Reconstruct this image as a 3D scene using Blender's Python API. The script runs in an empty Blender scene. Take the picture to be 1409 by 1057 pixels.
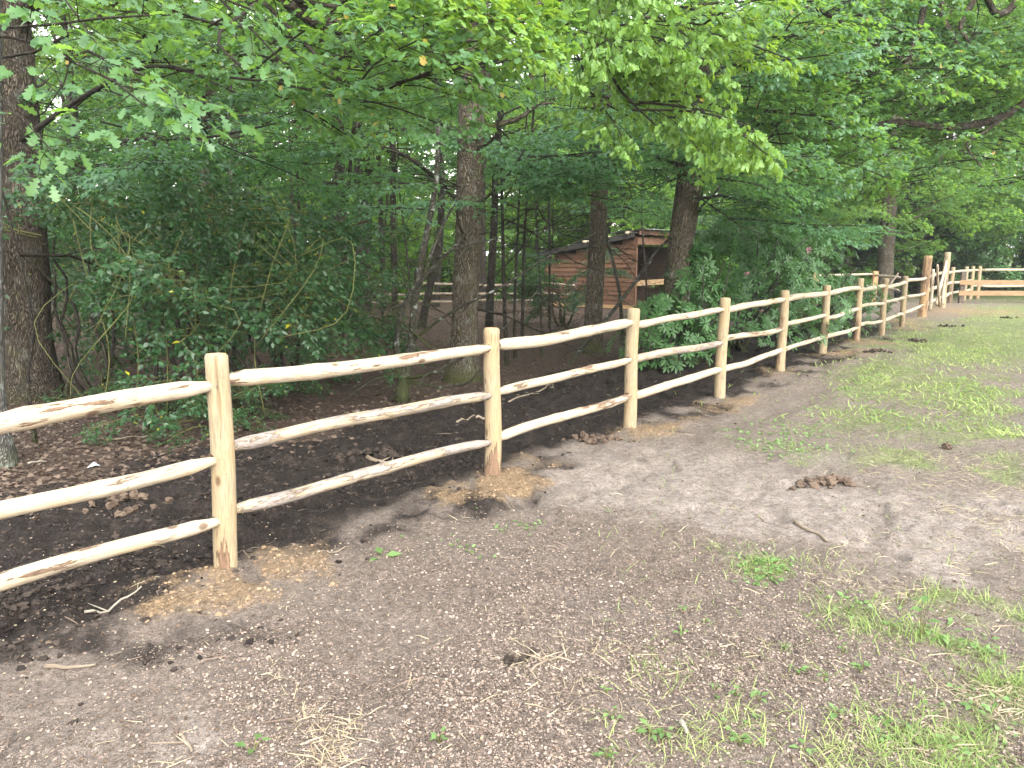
import bpy, math, random
import numpy as np
from mathutils import Vector, Matrix, Euler

# ------------------------------------------------------------------ camera, world, sun, exposure
scene = bpy.context.scene
C = scene.collection
CAM_H, FPX, CX, CY, HOR = 1.68, 1058.0, 704.5, 528.5, 349.0
PITCH = math.atan((CY - HOR) / FPX)
cam_d = bpy.data.cameras.new('camera')
cam = bpy.data.objects.new('camera', cam_d)
C.objects.link(cam)
cam_d.sensor_width = 36.0
cam_d.lens = FPX / 1409.0 * 36.0
cam_d.clip_start, cam_d.clip_end = 0.05, 3000.0
cam.location = (0, 0, CAM_H)
cam.rotation_euler = (math.pi / 2 - PITCH, 0, 0)
scene.camera = cam

SUN_EL, SUN_AZ = math.radians(42), math.radians(158)      # azimuth clockwise from +Y (behind, to the right)
world = bpy.data.worlds.new('World')
scene.world = world
world.use_nodes = True
wn, wl = world.node_tree.nodes, world.node_tree.links
wn.clear()
sky = wn.new('ShaderNodeTexSky')
sky.sky_type = 'NISHITA'
sky.sun_disc = False
sky.sun_elevation, sky.sun_rotation = SUN_EL, SUN_AZ
sky.altitude, sky.air_density, sky.dust_density, sky.ozone_density = 0, 2.0, 1.2, 1.0
hs = wn.new('ShaderNodeHueSaturation')
hs.inputs['Saturation'].default_value = 0.25
bg = wn.new('ShaderNodeBackground')
bg.inputs['Strength'].default_value = 0.15
wo = wn.new('ShaderNodeOutputWorld')
wl.new(sky.outputs[0], hs.inputs['Color'])
wl.new(hs.outputs[0], bg.inputs['Color'])
wl.new(bg.outputs[0], wo.inputs['Surface'])

sd = bpy.data.lights.new('sun', 'SUN')
sd.energy, sd.angle, sd.color = 0.8, math.radians(35), (1.0, 0.96, 0.88)
sun = bpy.data.objects.new('sun', sd)
C.objects.link(sun)
sun.rotation_euler = Vector((math.sin(SUN_AZ) * math.cos(SUN_EL), math.cos(SUN_AZ) * math.cos(SUN_EL), math.sin(SUN_EL))).to_track_quat('Z', 'Y').to_euler()

vs = scene.view_settings
vs.view_transform, vs.look, vs.exposure, vs.gamma = 'Standard', 'None', 2.5, 1.0
vs.use_curve_mapping = False
cy = scene.cycles
cy.max_bounces, cy.diffuse_bounces, cy.glossy_bounces, cy.transmission_bounces, cy.transparent_max_bounces = 9, 7, 2, 6, 4
cy.caustics_reflective = cy.caustics_refractive = False
cy.use_adaptive_sampling, cy.adaptive_threshold = True, 0.02
cy.use_denoising = True
scene.render.use_persistent_data = False

# ------------------------------------------------------------------ pixel helpers
_R = np.array([1.0, 0, 0]); _U = np.array([0, math.sin(PITCH), math.cos(PITCH)]); _F = np.array([0, math.cos(PITCH), -math.sin(PITCH)])
def ray(px, py):
    return _F + _R * ((px - CX) / FPX) - _U * ((py - CY) / FPX)
def G(px, py, z=0.0):
    d = ray(px, py); t = (z - CAM_H) / d[2]
    return Vector((d[0] * t, d[1] * t, z))
def V(px, py, Y):
    d = ray(px, py); t = Y / d[1]
    return Vector((d[0] * t, Y, CAM_H + d[2] * t))
def proj(x, y, z):
    f = y * _F[1] + (z - CAM_H) * _F[2]
    u = y * _U[1] + (z - CAM_H) * _U[2]
    f = np.where(f < 0.05, 0.05, f)
    return CX + FPX * x / f, CY - FPX * u / f

# ------------------------------------------------------------------ numpy noise
def _hash(ix, iy, seed):
    h = (ix * 374761393 + iy * 668265263 + seed * 974634777) & 0xffffffff
    h = ((h ^ (h >> 13)) * 1274126177) & 0xffffffff
    return ((h ^ (h >> 16)) & 0xffff) / 65535.0
def vnoise(x, y, seed=0):
    x = np.asarray(x, float); y = np.asarray(y, float)
    ix = np.floor(x).astype(np.int64); iy = np.floor(y).astype(np.int64)
    fx, fy = x - ix, y - iy
    fx = fx * fx * (3 - 2 * fx); fy = fy * fy * (3 - 2 * fy)
    a, b = _hash(ix, iy, seed), _hash(ix + 1, iy, seed)
    c, d = _hash(ix, iy + 1, seed), _hash(ix + 1, iy + 1, seed)
    return (a * (1 - fx) + b * fx) * (1 - fy) + (c * (1 - fx) + d * fx) * fy
def fbm(x, y, seed=0, octv=4):
    s, a, t = 0.0, 0.5, 0.0
    for o in range(octv):
        s = s + a * vnoise(x * 2 ** o, y * 2 ** o, seed + o * 17); t += a; a *= 0.5
    return s / t
def sstep(a, b, x):
    t = np.clip((x - a) / (b - a), 0, 1)
    return t * t * (3 - 2 * t)

# ------------------------------------------------------------------ mesh helpers
def mesh_np(name, V_, polys, mats=(), attrs=None, smooth=True):
    """polys: list of (array n x k, material index)"""
    me = bpy.data.meshes.new(name)
    V_ = np.asarray(V_, dtype=np.float32)
    me.vertices.add(len(V_)); me.vertices.foreach_set('co', V_.ravel())
    polys = [(np.asarray(f, dtype=np.int32), m) for f, m in polys if len(f)]
    nl = sum(f.size for f, m in polys); npoly = sum(len(f) for f, m in polys)
    me.loops.add(nl); me.polygons.add(npoly)
    me.loops.foreach_set('vertex_index', np.concatenate([f.ravel() for f, m in polys]))
    tot = np.concatenate([np.full(len(f), f.shape[1], np.int32) for f, m in polys])
    me.polygons.foreach_set('loop_start', np.concatenate([[0], np.cumsum(tot)[:-1]]).astype(np.int32))
    me.polygons.foreach_set('loop_total', tot)
    me.polygons.foreach_set('material_index', np.concatenate([np.full(len(f), m, np.int32) for f, m in polys]))
    me.polygons.foreach_set('use_smooth', np.full(npoly, smooth, dtype=bool))
    for k, a in (attrs or {}).items():
        a = np.asarray(a, dtype=np.float32)
        if a.ndim == 2:
            at = me.attributes.new(k, 'FLOAT_VECTOR', 'POINT'); at.data.foreach_set('vector', a.ravel())
        else:
            at = me.attributes.new(k, 'FLOAT', 'POINT'); at.data.foreach_set('value', a)
    for m in mats: me.materials.append(m)
    me.update(calc_edges=True)
    return me

def link(name, me, parent=None, mat=None):
    o = bpy.data.objects.new(name, me); C.objects.link(o)
    if parent is not None: o.parent = parent
    if mat is not None and len(me.materials) == 0: me.materials.append(mat)
    return o
def tag(o, label, cat, group=None):
    o['label'] = label; o['category'] = cat
    if group: o['group'] = group
    return o
def thing(name, label, cat, loc=(0, 0, 0), group=None):
    o = bpy.data.objects.new(name, None); C.objects.link(o)
    o.location = loc; o.empty_display_size = 0.2
    return tag(o, label, cat, group)
def stuff(o, label=None, cat=None):
    o['kind'] = 'stuff'
    if label: tag(o, label, cat)
    return o

class MB:
    """collects tubes / boxes / leaves into one mesh, with attributes tc (grain coordinate) and lv (per-piece random)"""
    def __init__(s): s.V, s.P, s.tc, s.lv, s.n = [], [], [], [], 0
    def add(s, v, polys, tc=None, lv=None, mi=0):
        v = np.asarray(v, float)
        s.V.append(v); s.tc.append(v if tc is None else tc)
        s.lv.append(np.full(len(v), 0.5) if lv is None else lv)
        for f in polys:
            if len(f): s.P.append((np.asarray(f) + s.n, mi))
        s.n += len(v)
        return s
    def tube(s, pts, rad, sides=8, mi=0, wob=0.0, seed=0, cap=True, lv=None):
        pts = np.asarray([tuple(p) for p in pts], float); rad = np.asarray(rad, float) * np.ones(len(pts))
        n = len(pts)
        tan = np.gradient(pts, axis=0); tan /= np.linalg.norm(tan, axis=1)[:, None] + 1e-9
        ref = np.array([0, 0, 1.0]) if abs(tan[0][2]) < 0.8 else np.array([0, 1.0, 0])
        A = np.zeros((n, 3)); a = ref - tan[0] * (ref @ tan[0])
        for i in range(n):
            a = a - tan[i] * (a @ tan[i]); a /= np.linalg.norm(a) + 1e-9; A[i] = a
        B = np.cross(tan, A)
        th = np.arange(sides) / sides * 2 * math.pi
        ct, st = np.cos(th), np.sin(th)
        L = np.concatenate([[0], np.cumsum(np.linalg.norm(np.diff(pts, axis=0), axis=1))])
        rr = rad[:, None] * np.ones((1, sides))
        if wob:
            rs = np.random.RandomState(seed)
            k = rs.rand() * 99
            rr = rr * (1 + wob * 2 * (fbm(ct[None, :] * 1.3 + k + 0 * rr, L[:, None] * 2.2 + st[None, :] * 1.3 + 0 * rr, seed, 3) - 0.5))
        v = pts[:, None, :] + A[:, None, :] * (rr * ct)[:, :, None] + B[:, None, :] * (rr * st)[:, :, None]
        tc = np.stack([rr * ct, rr * st, np.repeat(L[:, None], sides, 1)], -1).reshape(-1, 3)
        i = np.arange(n - 1)[:, None] * sides; j = np.arange(sides)[None, :]; j2 = (j + 1) % sides
        F = np.stack([i + j, i + j2, i + sides + j2, i + sides + j], -1).reshape(-1, 4)
        polys = [F]
        v = v.reshape(-1, 3)
        lvv = None if lv is None else np.full(len(v), lv)
        s.add(v, polys, tc, lvv, mi)
        if cap:
            for q, idx in ((0, -1), (1, 1)):
                base = s.n - len(v) + (0 if q == 0 else (n - 1) * sides)
                ring = base + np.arange(sides)
                s.P.append(((ring if q else ring[::-1])[None, :], mi))
        return s
    def box(s, c, size, mi=0, rot=None, bevel=0.0):
        hx, hy, hz = [q / 2 for q in size]
        b = min(bevel, hx * .9, hy * .9, hz * .9)
        if b <= 0:
            v = np.array([[x, y, z] for x in (-hx, hx) for y in (-hy, hy) for z in (-hz, hz)])
            f = np.array([[0, 1, 3, 2], [4, 6, 7, 5], [0, 4, 5, 1], [2, 3, 7, 6], [0, 2, 6, 4], [1, 5, 7, 3]])
            polys = [f]
        else:                                             # chamfer the four long (x) edges
            prof = [(-hy, -hz + b), (-hy, hz - b), (-hy + b, hz), (hy - b, hz), (hy, hz - b), (hy, -hz + b), (hy - b, -hz), (-hy + b, -hz)]
            v = np.array([[x, y, z] for x in (-hx, hx) for y, z in prof])
            f = np.array([[k, (k + 1) % 8, 8 + (k + 1) % 8, 8 + k] for k in range(8)])
            polys = [f, np.array([list(range(7, -1, -1)), list(range(8, 16))])]
        tc = v[:, [1, 2, 0]].copy()
        if rot is not None: v = v @ np.array(rot).T
        s.add(v + np.array(tuple(c)), polys, tc, None, mi)
        return s
    def build(s, name, mats=(), smooth=True):
        return mesh_np(name, np.concatenate(s.V), s.P, mats, {'tc': np.concatenate(s.tc), 'lv': np.concatenate(s.lv)}, smooth)

def bend(p0, p1, n, amp, rnd, z=1.0):
    """points from p0 to p1 with a smooth random wobble that vanishes at both ends"""
    p0, p1 = Vector(p0), Vector(p1); L = (p1 - p0).length
    k1, k2 = rnd.uniform(-1, 1), rnd.uniform(-1, 1); k3, k4 = rnd.uniform(-1, 1), rnd.uniform(-1, 1)
    side = (p1 - p0).cross(Vector((0, 0, 1))).normalized(); out = []
    up = side.cross((p1 - p0).normalized()).normalized()
    for i in range(n):
        t = i / (n - 1)
        a = amp * (k1 * math.sin(math.pi * t) + k2 * .6 * math.sin(2 * math.pi * t) + .25 * k3 * math.sin(5 * math.pi * t))
        b = amp * (k3 * math.sin(math.pi * t) + k4 * .6 * math.sin(2 * math.pi * t) + .25 * k1 * math.sin(4 * math.pi * t))
        out.append(p0.lerp(p1, t) + side * a + up * b * z)
    return out
def spline(pts, n):
    """Catmull-Rom through the given points"""
    P = [np.array(tuple(p), float) for p in pts]
    P = [2 * P[0] - P[1]] + P + [2 * P[-1] - P[-2]]
    m = len(P) - 3; out = []
    for i in range(n):
        u = i / (n - 1) * m; k = min(int(u), m - 1); t = u - k
        a, b, c, d = P[k:k + 4]
        out.append(0.5 * ((2 * b) + (c - a) * t + (2 * a - 5 * b + 4 * c - d) * t * t + (3 * b - a - 3 * c + d) * t ** 3))
    return out

# ------------------------------------------------------------------ materials
class NT:
    def __init__(s, name):
        s.m = bpy.data.materials.new(name); s.m.use_nodes = True
        s.t = s.m.node_tree; s.t.nodes.clear()
        s.out = s.t.nodes.new('ShaderNodeOutputMaterial')
    def n(s, typ, **kw):
        nd = s.t.nodes.new('ShaderNode' + typ)
        for k, v in kw.items():
            if k.startswith('i_'):
                key = k[2:]; key = int(key) if key.isdigit() else key.replace('_', ' ')
                s.set(nd.inputs[key], v)
            else: setattr(nd, k, v)
        return nd
    def set(s, sock, v):
        if isinstance(v, bpy.types.NodeSocket): s.t.links.new(v, sock)
        elif isinstance(v, bpy.types.Node): s.t.links.new(v.outputs[0], sock)
        else:
            if isinstance(v, tuple) and len(v) == 3 and sock.type == 'RGBA': v = (*v, 1)
            sock.default_value = v
    def attr(s, name, out='Fac'): return s.n('Attribute', attribute_name=name).outputs[out]
    def mix(s, f, a, b, mode='MIX'):
        nd = s.t.nodes.new('ShaderNodeMix'); nd.data_type = 'RGBA'; nd.blend_type = mode
        s.set(nd.inputs[0], f); s.set(nd.inputs[6], a); s.set(nd.inputs[7], b)
        return nd.outputs[2]
    def math(s, op, a, b=0.0, clamp=False):
        nd = s.t.nodes.new('ShaderNodeMath'); nd.operation = op; nd.use_clamp = clamp
        s.set(nd.inputs[0], a); s.set(nd.inputs[1], b)
        return nd.outputs[0]
    def ramp(s, f, a, b, lo=0.0, hi=1.0):
        nd = s.t.nodes.new('ShaderNodeMapRange'); nd.interpolation_type = 'SMOOTHSTEP'
        s.set(nd.inputs[0], f); nd.inputs[1].default_value = a; nd.inputs[2].default_value = b
        nd.inputs[3].default_value = lo; nd.inputs[4].default_value = hi
        return nd.outputs[0]
    def noise(s, vec, scale, detail=3.0, rough=0.55):
        return s.n('TexNoise', i_Vector=vec, i_Scale=scale, i_Detail=detail, i_Roughness=rough).outputs['Fac']
    def mapping(s, vec, scale, loc=(0, 0, 0)):
        return s.n('Mapping', i_Vector=vec, i_Scale=scale, i_Location=loc).outputs[0]
    def bump(s, h, strength=0.5, dist=0.01):
        return s.n('Bump', i_Height=h, i_Strength=strength, i_Distance=dist).outputs[0]
    def principled(s, col, rough=0.6, normal=None, spec=0.3):
        p = s.n('BsdfPrincipled', i_Base_Color=col, i_Roughness=rough)
        p.inputs['Specular IOR Level'].default_value = spec
        if normal is not None: s.set(p.inputs['Normal'], normal)
        return p
    def done(s, sh):
        s.t.links.new(sh.outputs[0], s.out.inputs['Surface']); return s.m

def leaf_mat(name, dark, light, trans, tfac=0.4, rough=0.42, spec=0.4, yellow=None):
    k = NT(name)
    lv = k.attr('lv'); oi = k.n('ObjectInfo').outputs['Random']
    v = k.math('ADD', k.math('MULTIPLY', lv, 0.65), k.math('MULTIPLY', oi, 0.35))
    col = k.mix(v, dark, light)
    tcol = k.mix(v, tuple(c * .75 for c in trans), trans)
    if yellow:
        y = k.ramp(lv, 0.985, 0.99)
        col = k.mix(y, col, yellow)
    back = k.n('NewGeometry').outputs['Backfacing']
    col = k.mix(k.math('MULTIPLY', back, 0.5), col, tuple(min(1, c * 1.25 + .02) for c in light))
    p = k.principled(col, rough, None, spec)
    t = k.n('BsdfTranslucent', i_Color=tcol)
    mx = k.n('MixShader'); mx.inputs[0].default_value = tfac
    k.t.links.new(p.outputs[0], mx.inputs[1]); k.t.links.new(t.outputs[0], mx.inputs[2])
    return k.done(mx)

def bark_mat(name, dark, light, scale=1.0, moss=0.0, lichen=0.0, bumpd=0.02):
    k = NT(name)
    tc = k.attr('tc', 'Vector')
    st = k.mapping(tc, (scale, scale, scale * 0.16))
    ridge = k.n('TexVoronoi', feature='DISTANCE_TO_EDGE', i_Vector=k.n('VectorMath', operation='ADD', i_0=st, i_1=k.n('TexNoise', i_Vector=st, i_Scale=9.0).outputs['Color']).outputs[0], i_Scale=26.0).outputs['Distance']
    r = k.ramp(ridge, 0.0, 0.28)
    fine = k.noise(st, 90.0, 4.0)
    big = k.noise(tc, 2.2, 3.0)
    col = k.mix(k.math('MULTIPLY', r, k.math('ADD', 0.45, fine)), dark, light)
    col = k.mix(k.ramp(big, 0.35, 0.7, 0.0, 0.35), col, tuple(c * .7 for c in light))
    if lichen:
        li = k.ramp(k.noise(tc, 7.0, 5.0, 0.65), 0.56, 0.64, 0.0, lichen)
        col = k.mix(li, col, (0.34, 0.37, 0.33))
    sep = k.n('SeparateXYZ', i_Vector=tc).outputs['Z']
    gz = k.math('ADD', sep, k.math('MULTIPLY', k.math('SUBTRACT', big, 0.5), -0.5))
    ms = k.math('MULTIPLY', k.ramp(gz, 0.15, 0.6, 1.0, 0.0), moss)
    ms2 = k.math('MULTIPLY', k.ramp(k.noise(tc, 5.0, 4.0), 0.52, 0.7), 0.35)
    ms = k.math('MAXIMUM', ms, k.math('MULTIPLY', ms2, min(1, moss + .3)))
    col = k.mix(ms, col, k.mix(fine, (0.045, 0.06, 0.012), (0.11, 0.13, 0.025)))
    h = k.math('ADD', r, k.math('MULTIPLY', fine, 0.5))
    return k.done(k.principled(col, 0.9, k.bump(h, 0.9, bumpd), 0.15))

def peeled_mat(name, base, bark=0.5, greybark=0.0, low=0.0):
    """peeled chestnut: pale sapwood with long streaks of leftover bark"""
    k = NT(name)
    oi = k.n('ObjectInfo').outputs['Random']
    tc = k.n('VectorMath', operation='ADD', i_0=k.attr('tc', 'Vector'), i_1=k.n('CombineXYZ', i_X=k.math('MULTIPLY', oi, 31.0), i_Y=k.math('MULTIPLY', oi, 17.0), i_Z=k.math('MULTIPLY', oi, 53.0)).outputs[0]).outputs[0]
    st = k.mapping(tc, (1, 1, 0.09))
    grain = k.noise(st, 120.0, 4.0, 0.6)
    tone = k.noise(k.mapping(tc, (1, 1, 0.35)), 9.0, 3.0)
    col = k.mix(k.ramp(grain, 0.3, 0.75), tuple(c * .6 for c in base), base)
    col = k.mix(k.ramp(tone, 0.4, 0.75, 0.0, 0.55), col, (base[0] * .84, base[1] * .7, base[2] * .5))
    # bark streaks
    bs = k.mapping(tc, (1, 1, 0.13))
    b = k.math('ADD', k.noise(bs, 17.0, 8.0, 0.68), k.math('MULTIPLY', k.math('SUBTRACT', k.noise(tc, 1.3, 1.0), 0.5), 0.42))
    if low: b = k.math('ADD', b, k.ramp(k.n('SeparateXYZ', i_Vector=k.attr('tc', 'Vector')).outputs['Z'], .25, .8, low, 0.0))
    lo = 0.70 - 0.14 * bark
    bm = k.ramp(b, lo, lo + 0.035)
    inner = k.ramp(b, lo - 0.06, lo + 0.03, 0.0, 0.5)
    col = k.mix(inner, col, (0.34, 0.215, 0.125))
    bcol = k.mix(k.noise(st, 60.0, 3.0), (0.10, 0.058, 0.036), (0.25, 0.155, 0.10))
    if greybark: bcol = k.mix(greybark, bcol, k.mix(k.noise(tc, 40.0, 4.0), (0.13, 0.11, 0.1), (0.42, 0.39, 0.36)))
    col = k.mix(bm, col, bcol)
    # dark nicks across the grain, knots
    sliver = k.ramp(k.noise(k.mapping(tc, (1, 1, 0.05)), 55.0, 5.0, 0.7), 0.60, 0.68, 0.0, 0.55)
    col = k.mix(sliver, col, (0.30, 0.20, 0.12))
    ln = k.noise(k.mapping(tc, (1, 1, 0.03)), 42.0, 3.0, 0.6)
    crk = k.math('MULTIPLY', k.ramp(k.math('ABSOLUTE', k.math('SUBTRACT', ln, 0.5)), 0.004, 0.014, 1.0, 0.0), k.ramp(k.noise(tc, 6.0, 2.0), .5, .62, 0.0, .85))
    col = k.mix(crk, col, (0.10, 0.06, 0.035))
    nick = k.ramp(k.noise(k.mapping(tc, (0.6, 0.6, 2.2)), 22.0, 2.0, 0.7), 0.68, 0.74, 0.0, 0.6)
    col = k.mix(nick, col, (0.2, 0.12, 0.07))
    vor = k.n('TexVoronoi', i_Vector=k.mapping(tc, (1, 1, 0.55)), i_Scale=5.5).outputs['Distance']
    col = k.mix(k.ramp(vor, 0.06, 0.13, 0.85, 0.0), col, (0.10, 0.055, 0.03))
    h = k.math('ADD', k.math('MULTIPLY', grain, 0.35), k.math('ADD', bm, k.math('MULTIPLY', tone, 0.6)))
    return k.done(k.principled(col, 0.62, k.bump(h, 0.85, 0.012), 0.3))

def plain_wood(name, a, b, sc=60.0, rough=0.75):
    k = NT(name)
    tc = k.attr('tc', 'Vector'); oi = k.n('ObjectInfo').outputs['Random']
    st = k.mapping(tc, (1, 1, 0.06))
    st = k.n('VectorMath', operation='ADD', i_0=st, i_1=k.n('CombineXYZ', i_X=k.math('MULTIPLY', oi, 9.0)).outputs[0]).outputs[0]
    g = k.noise(st, sc, 4.0, 0.6)
    col = k.mix(k.ramp(g, 0.3, 0.7), a, b)
    col = k.mix(k.math('MULTIPLY', oi, 0.35), col, tuple(c * .6 for c in a))
    col = k.mix(k.ramp(k.noise(tc, 3.0, 3.0), 0.5, 0.75, 0.0, 0.35), col, tuple(c * .55 for c in a))
    return k.done(k.principled(col, rough, k.bump(g, 0.3, 0.006), 0.2))

M = {}
M['oak'] = leaf_mat('oak_leaf', (0.045, 0.115, 0.048), (0.118, 0.235, 0.090), (0.31, 0.54, 0.07), 0.45, 0.42, 0.55, yellow=(0.30, 0.19, 0.03))
M['oak_bright'] = leaf_mat('oak_leaf_lit', (0.075, 0.170, 0.038), (0.19, 0.32, 0.075), (0.36, 0.55, 0.05), 0.42)  # yellower, lighter oak green: the sunlit look is put into the colour
M['beech'] = leaf_mat('beech_leaf', (0.042, 0.115, 0.055), (0.100, 0.205, 0.100), (0.20, 0.41, 0.09), 0.42, 0.40, 0.65)
M['far'] = leaf_mat('wood_leaf', (0.062, 0.142, 0.045), (0.15, 0.27, 0.085), (0.38, 0.60, 0.08), 0.55)
M['holly'] = leaf_mat('holly_leaf', (0.020, 0.060, 0.022), (0.055, 0.125, 0.048), (0.11, 0.25, 0.05), 0.30, 0.32, 0.5, yellow=(0.45, 0.42, 0.03))
M['rhodo'] = leaf_mat('rhododendron_leaf', (0.034, 0.092, 0.030), (0.092, 0.195, 0.062), (0.15, 0.32, 0.06), 0.28, 0.38, 0.4)
M['weed'] = leaf_mat('weed_leaf', (0.09, 0.165, 0.050), (0.19, 0.30, 0.105), (0.25, 0.40, 0.09), 0.35, 0.5, 0.3)
M['grass'] = leaf_mat('grass_blade', (0.13, 0.23, 0.050), (0.40, 0.45, 0.17), (0.40, 0.52, 0.14), 0.35, 0.55, 0.25)
M['straw'] = leaf_mat('straw_blade', (0.28, 0.22, 0.13), (0.55, 0.47, 0.33), (0.5, 0.42, 0.25), 0.25, 0.6, 0.2)
M['brownleaf'] = leaf_mat('fallen_leaf', (0.060, 0.041, 0.031), (0.20, 0.145, 0.110), (0.2, 0.1, 0.05), 0.1, 0.7, 0.2)
M['chip'] = leaf_mat('husk_chip', (0.10, 0.068, 0.052), (0.42, 0.330, 0.268), (0.2, 0.14, 0.1), 0.0, 0.75, 0.2)
M['clod'] = leaf_mat('soil_clod', (0.016, 0.013, 0.012), (0.085, 0.064, 0.052), (0.02, 0.02, 0.02), 0.0, 0.9, 0.1)
M['sandclod'] = leaf_mat('sand_crumb', (0.20, 0.135, 0.085), (0.32, 0.23, 0.145), (0.1, 0.1, 0.1), 0.0, 0.9, 0.1)
M['dung'] = leaf_mat('dung_lump', (0.055, 0.037, 0.027), (0.145, 0.105, 0.078), (0.02, 0.02, 0.02), 0.0, 0.9, 0.1)
M['petal'] = leaf_mat('pink_petal', (0.55, 0.25, 0.34), (0.75, 0.42, 0.50), (0.6, 0.3, 0.4), 0.3, 0.5, 0.2)
M['twig'] = bark_mat('twig_bark', (0.030, 0.024, 0.018), (0.11, 0.095, 0.075), 2.0)
M['vine'] = plain_wood('green_twig', (0.09, 0.095, 0.03), (0.20, 0.20, 0.07))
M['oakbark'] = bark_mat('oak_bark', (0.020, 0.015, 0.011), (0.150, 0.120, 0.092), 0.75, 0.25, 0.15, 0.03)
M['mossbark'] = bark_mat('mossy_oak_bark', (0.034, 0.027, 0.020), (0.25, 0.205, 0.155), 0.75, 1.0, 0.25, 0.03)
M['greybark'] = bark_mat('grey_bark', (0.05, 0.046, 0.042), (0.22, 0.205, 0.19), 0.5, 0.5, 0.7, 0.01)
M['lichenbark'] = bark_mat('lichen_bark', (0.022, 0.020, 0.014), (0.13, 0.12, 0.10), 1.1, 0.55, 1.0, 0.012)
M['darkbark'] = bark_mat('dark_bark', (0.016, 0.013, 0.010), (0.095, 0.080, 0.064), 1.0, 0.35, 0.2, 0.015)
M['rail'] = peeled_mat('peeled_chestnut', (0.50, 0.425, 0.325), 0.6)
M['rail_bark'] = peeled_mat('half_peeled_chestnut', (0.44, 0.37, 0.28), 1.4, 0.75)
M['post'] = peeled_mat('peeled_post', (0.37, 0.29, 0.185), 0.6, 0.0, 0.10)
M['postred'] = peeled_mat('red_barked_post', (0.42, 0.27, 0.14), 1.2)
M['endgrain'] = plain_wood('post_end_grain', (0.40, 0.27, 0.14), (0.62, 0.46, 0.27), 40)
M['plank'] = plain_wood('sawn_plank', (0.22, 0.14, 0.075), (0.34, 0.23, 0.13))
M['darkpost'] = plain_wood('weathered_dark_post', (0.06, 0.045, 0.035), (0.14, 0.11, 0.085))
M['cladding'] = plain_wood('red_brown_cladding', (0.100, 0.052, 0.033), (0.205, 0.110, 0.068))
M['shedpost'] = plain_wood('shed_timber', (0.34, 0.20, 0.10), (0.52, 0.34, 0.18))
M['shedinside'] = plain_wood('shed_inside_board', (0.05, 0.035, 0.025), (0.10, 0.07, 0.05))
M['deadstick'] = plain_wood('bare_dead_wood', (0.16, 0.12, 0.085), (0.33, 0.27, 0.21))
M['palestick'] = plain_wood('peeled_stick', (0.22, 0.19, 0.15), (0.38, 0.34, 0.28))
k = NT('felt_roof'); M['felt'] = k.done(k.principled(k.mix(k.noise(k.attr('tc', 'Vector'), 30.0), (0.02, 0.019, 0.018), (0.06, 0.055, 0.05)), 0.85))
k = NT('corrugated_sheet'); M['sheet'] = k.done(k.principled(k.mix(k.noise(k.attr('tc', 'Vector'), 6.0), (0.20, 0.21, 0.21), (0.42, 0.43, 0.43)), 0.5))
k = NT('mortise_shadow_wood'); M['joint_shade'] = k.done(k.principled((0.045, 0.026, 0.014), 0.9))
k = NT('black_rubber'); M['rubber'] = k.done(k.principled((0.012, 0.012, 0.013), 0.5))
k = NT('pale_scrap'); M['scrap'] = k.done(k.principled((0.62, 0.66, 0.70), 0.5))

# ------------------------------------------------------------------ fence line and ground zones
POST_PX = [(312, 778), (678, 654), (866, 584), (990, 540), (1074, 508), (1132, 485.5), (1178, 468), (1213, 457.7), (1241, 447)]
POSTS = [G(*p) for p in POST_PX]
F0 = POSTS[0].copy(); FD = (POSTS[8] - POSTS[0]).normalized()
FN = Vector((FD.y, -FD.x, 0))
STEP = (POSTS[8] - POSTS[0]).length / 8
POSTS = [F0 - FD * STEP * 1.0] + POSTS
def fence_st(x, y):
    dx, dy = x - F0.x, y - F0.y
    return dx * FN.x + dy * FN.y, dx * FD.x + dy * FD.y      # s: + on the open side, t: along

def blob(px, py, L):
    s = 0 * px
    for cx, cy_, rx, ry, w in L:
        s = np.maximum(s, w * np.exp(-(((px - cx) / rx) ** 2 + ((py - cy_) / ry) ** 2)))
    return s
GRASS_BLOBS = [(1530, 470, 160, 50, 1.0), (1700, 520, 180, 70, .9), (1540, 590, 110, 40, .7), (1560, 900, 130, 110, .8), (1740, 800, 160, 120, .7), (1500, 1060, 160, 80, .6), (1250, 1150, 200, 70, .4), (1180, 575, 90, 30, .6), (1330, 590, 90, 30, .65), (1130, 640, 60, 14, .45), (1260, 445, 60, 14, .5), (1390, 640, 50, 30, .6), (1290, 530, 60, 25, .7), (1330, 470, 120, 32, 1.1), (1409, 440, 100, 24, 1.1), (1380, 425, 60, 8, .9), (1215, 520, 70, 38, .75), (1350, 545, 75, 38, .8), (1250, 580, 60, 25, .6),
               (1240, 625, 75, 20, .75), (1080, 785, 75, 26, .85), (1230, 850, 90, 36, .55), (1370, 905, 80, 70, .95), (1300, 975, 110, 80, .42), (1330, 805, 60, 16, .7),
               (1409, 820, 50, 20, .7), (1000, 960, 90, 60, .22), (1120, 620, 60, 20, .5), (1160, 470, 60, 22, .25), (900, 990, 60, 40, .2), (1409, 640, 40, 40, .4)]
WEED_BLOBS = [(1100, 600, 60, 34, 1.25), (1190, 525, 40, 26, 1.2), (1540, 500, 120, 40, .7), (1580, 600, 90, 40, .6), (1600, 880, 140, 90, .45), (1200, 1130, 200, 60, .2), (1095, 598, 55, 30, 1.0), (1195, 522, 34, 22, .95), (1165, 555, 60, 30, .6), (1240, 570, 55, 24, .55), (1345, 540, 60, 32, .85), (1290, 480, 120, 28, .7), (1070, 790, 70, 24, .75), (1360, 575, 50, 20, .7),
              (1230, 840, 60, 30, .4), (700, 712, 60, 10, .55), (610, 750, 40, 10, .35), (1010, 960, 80, 60, .16), (1300, 960, 120, 70, .22), (1270, 415, 40, 12, .3), (1385, 418, 40, 8, .8)]
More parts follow.
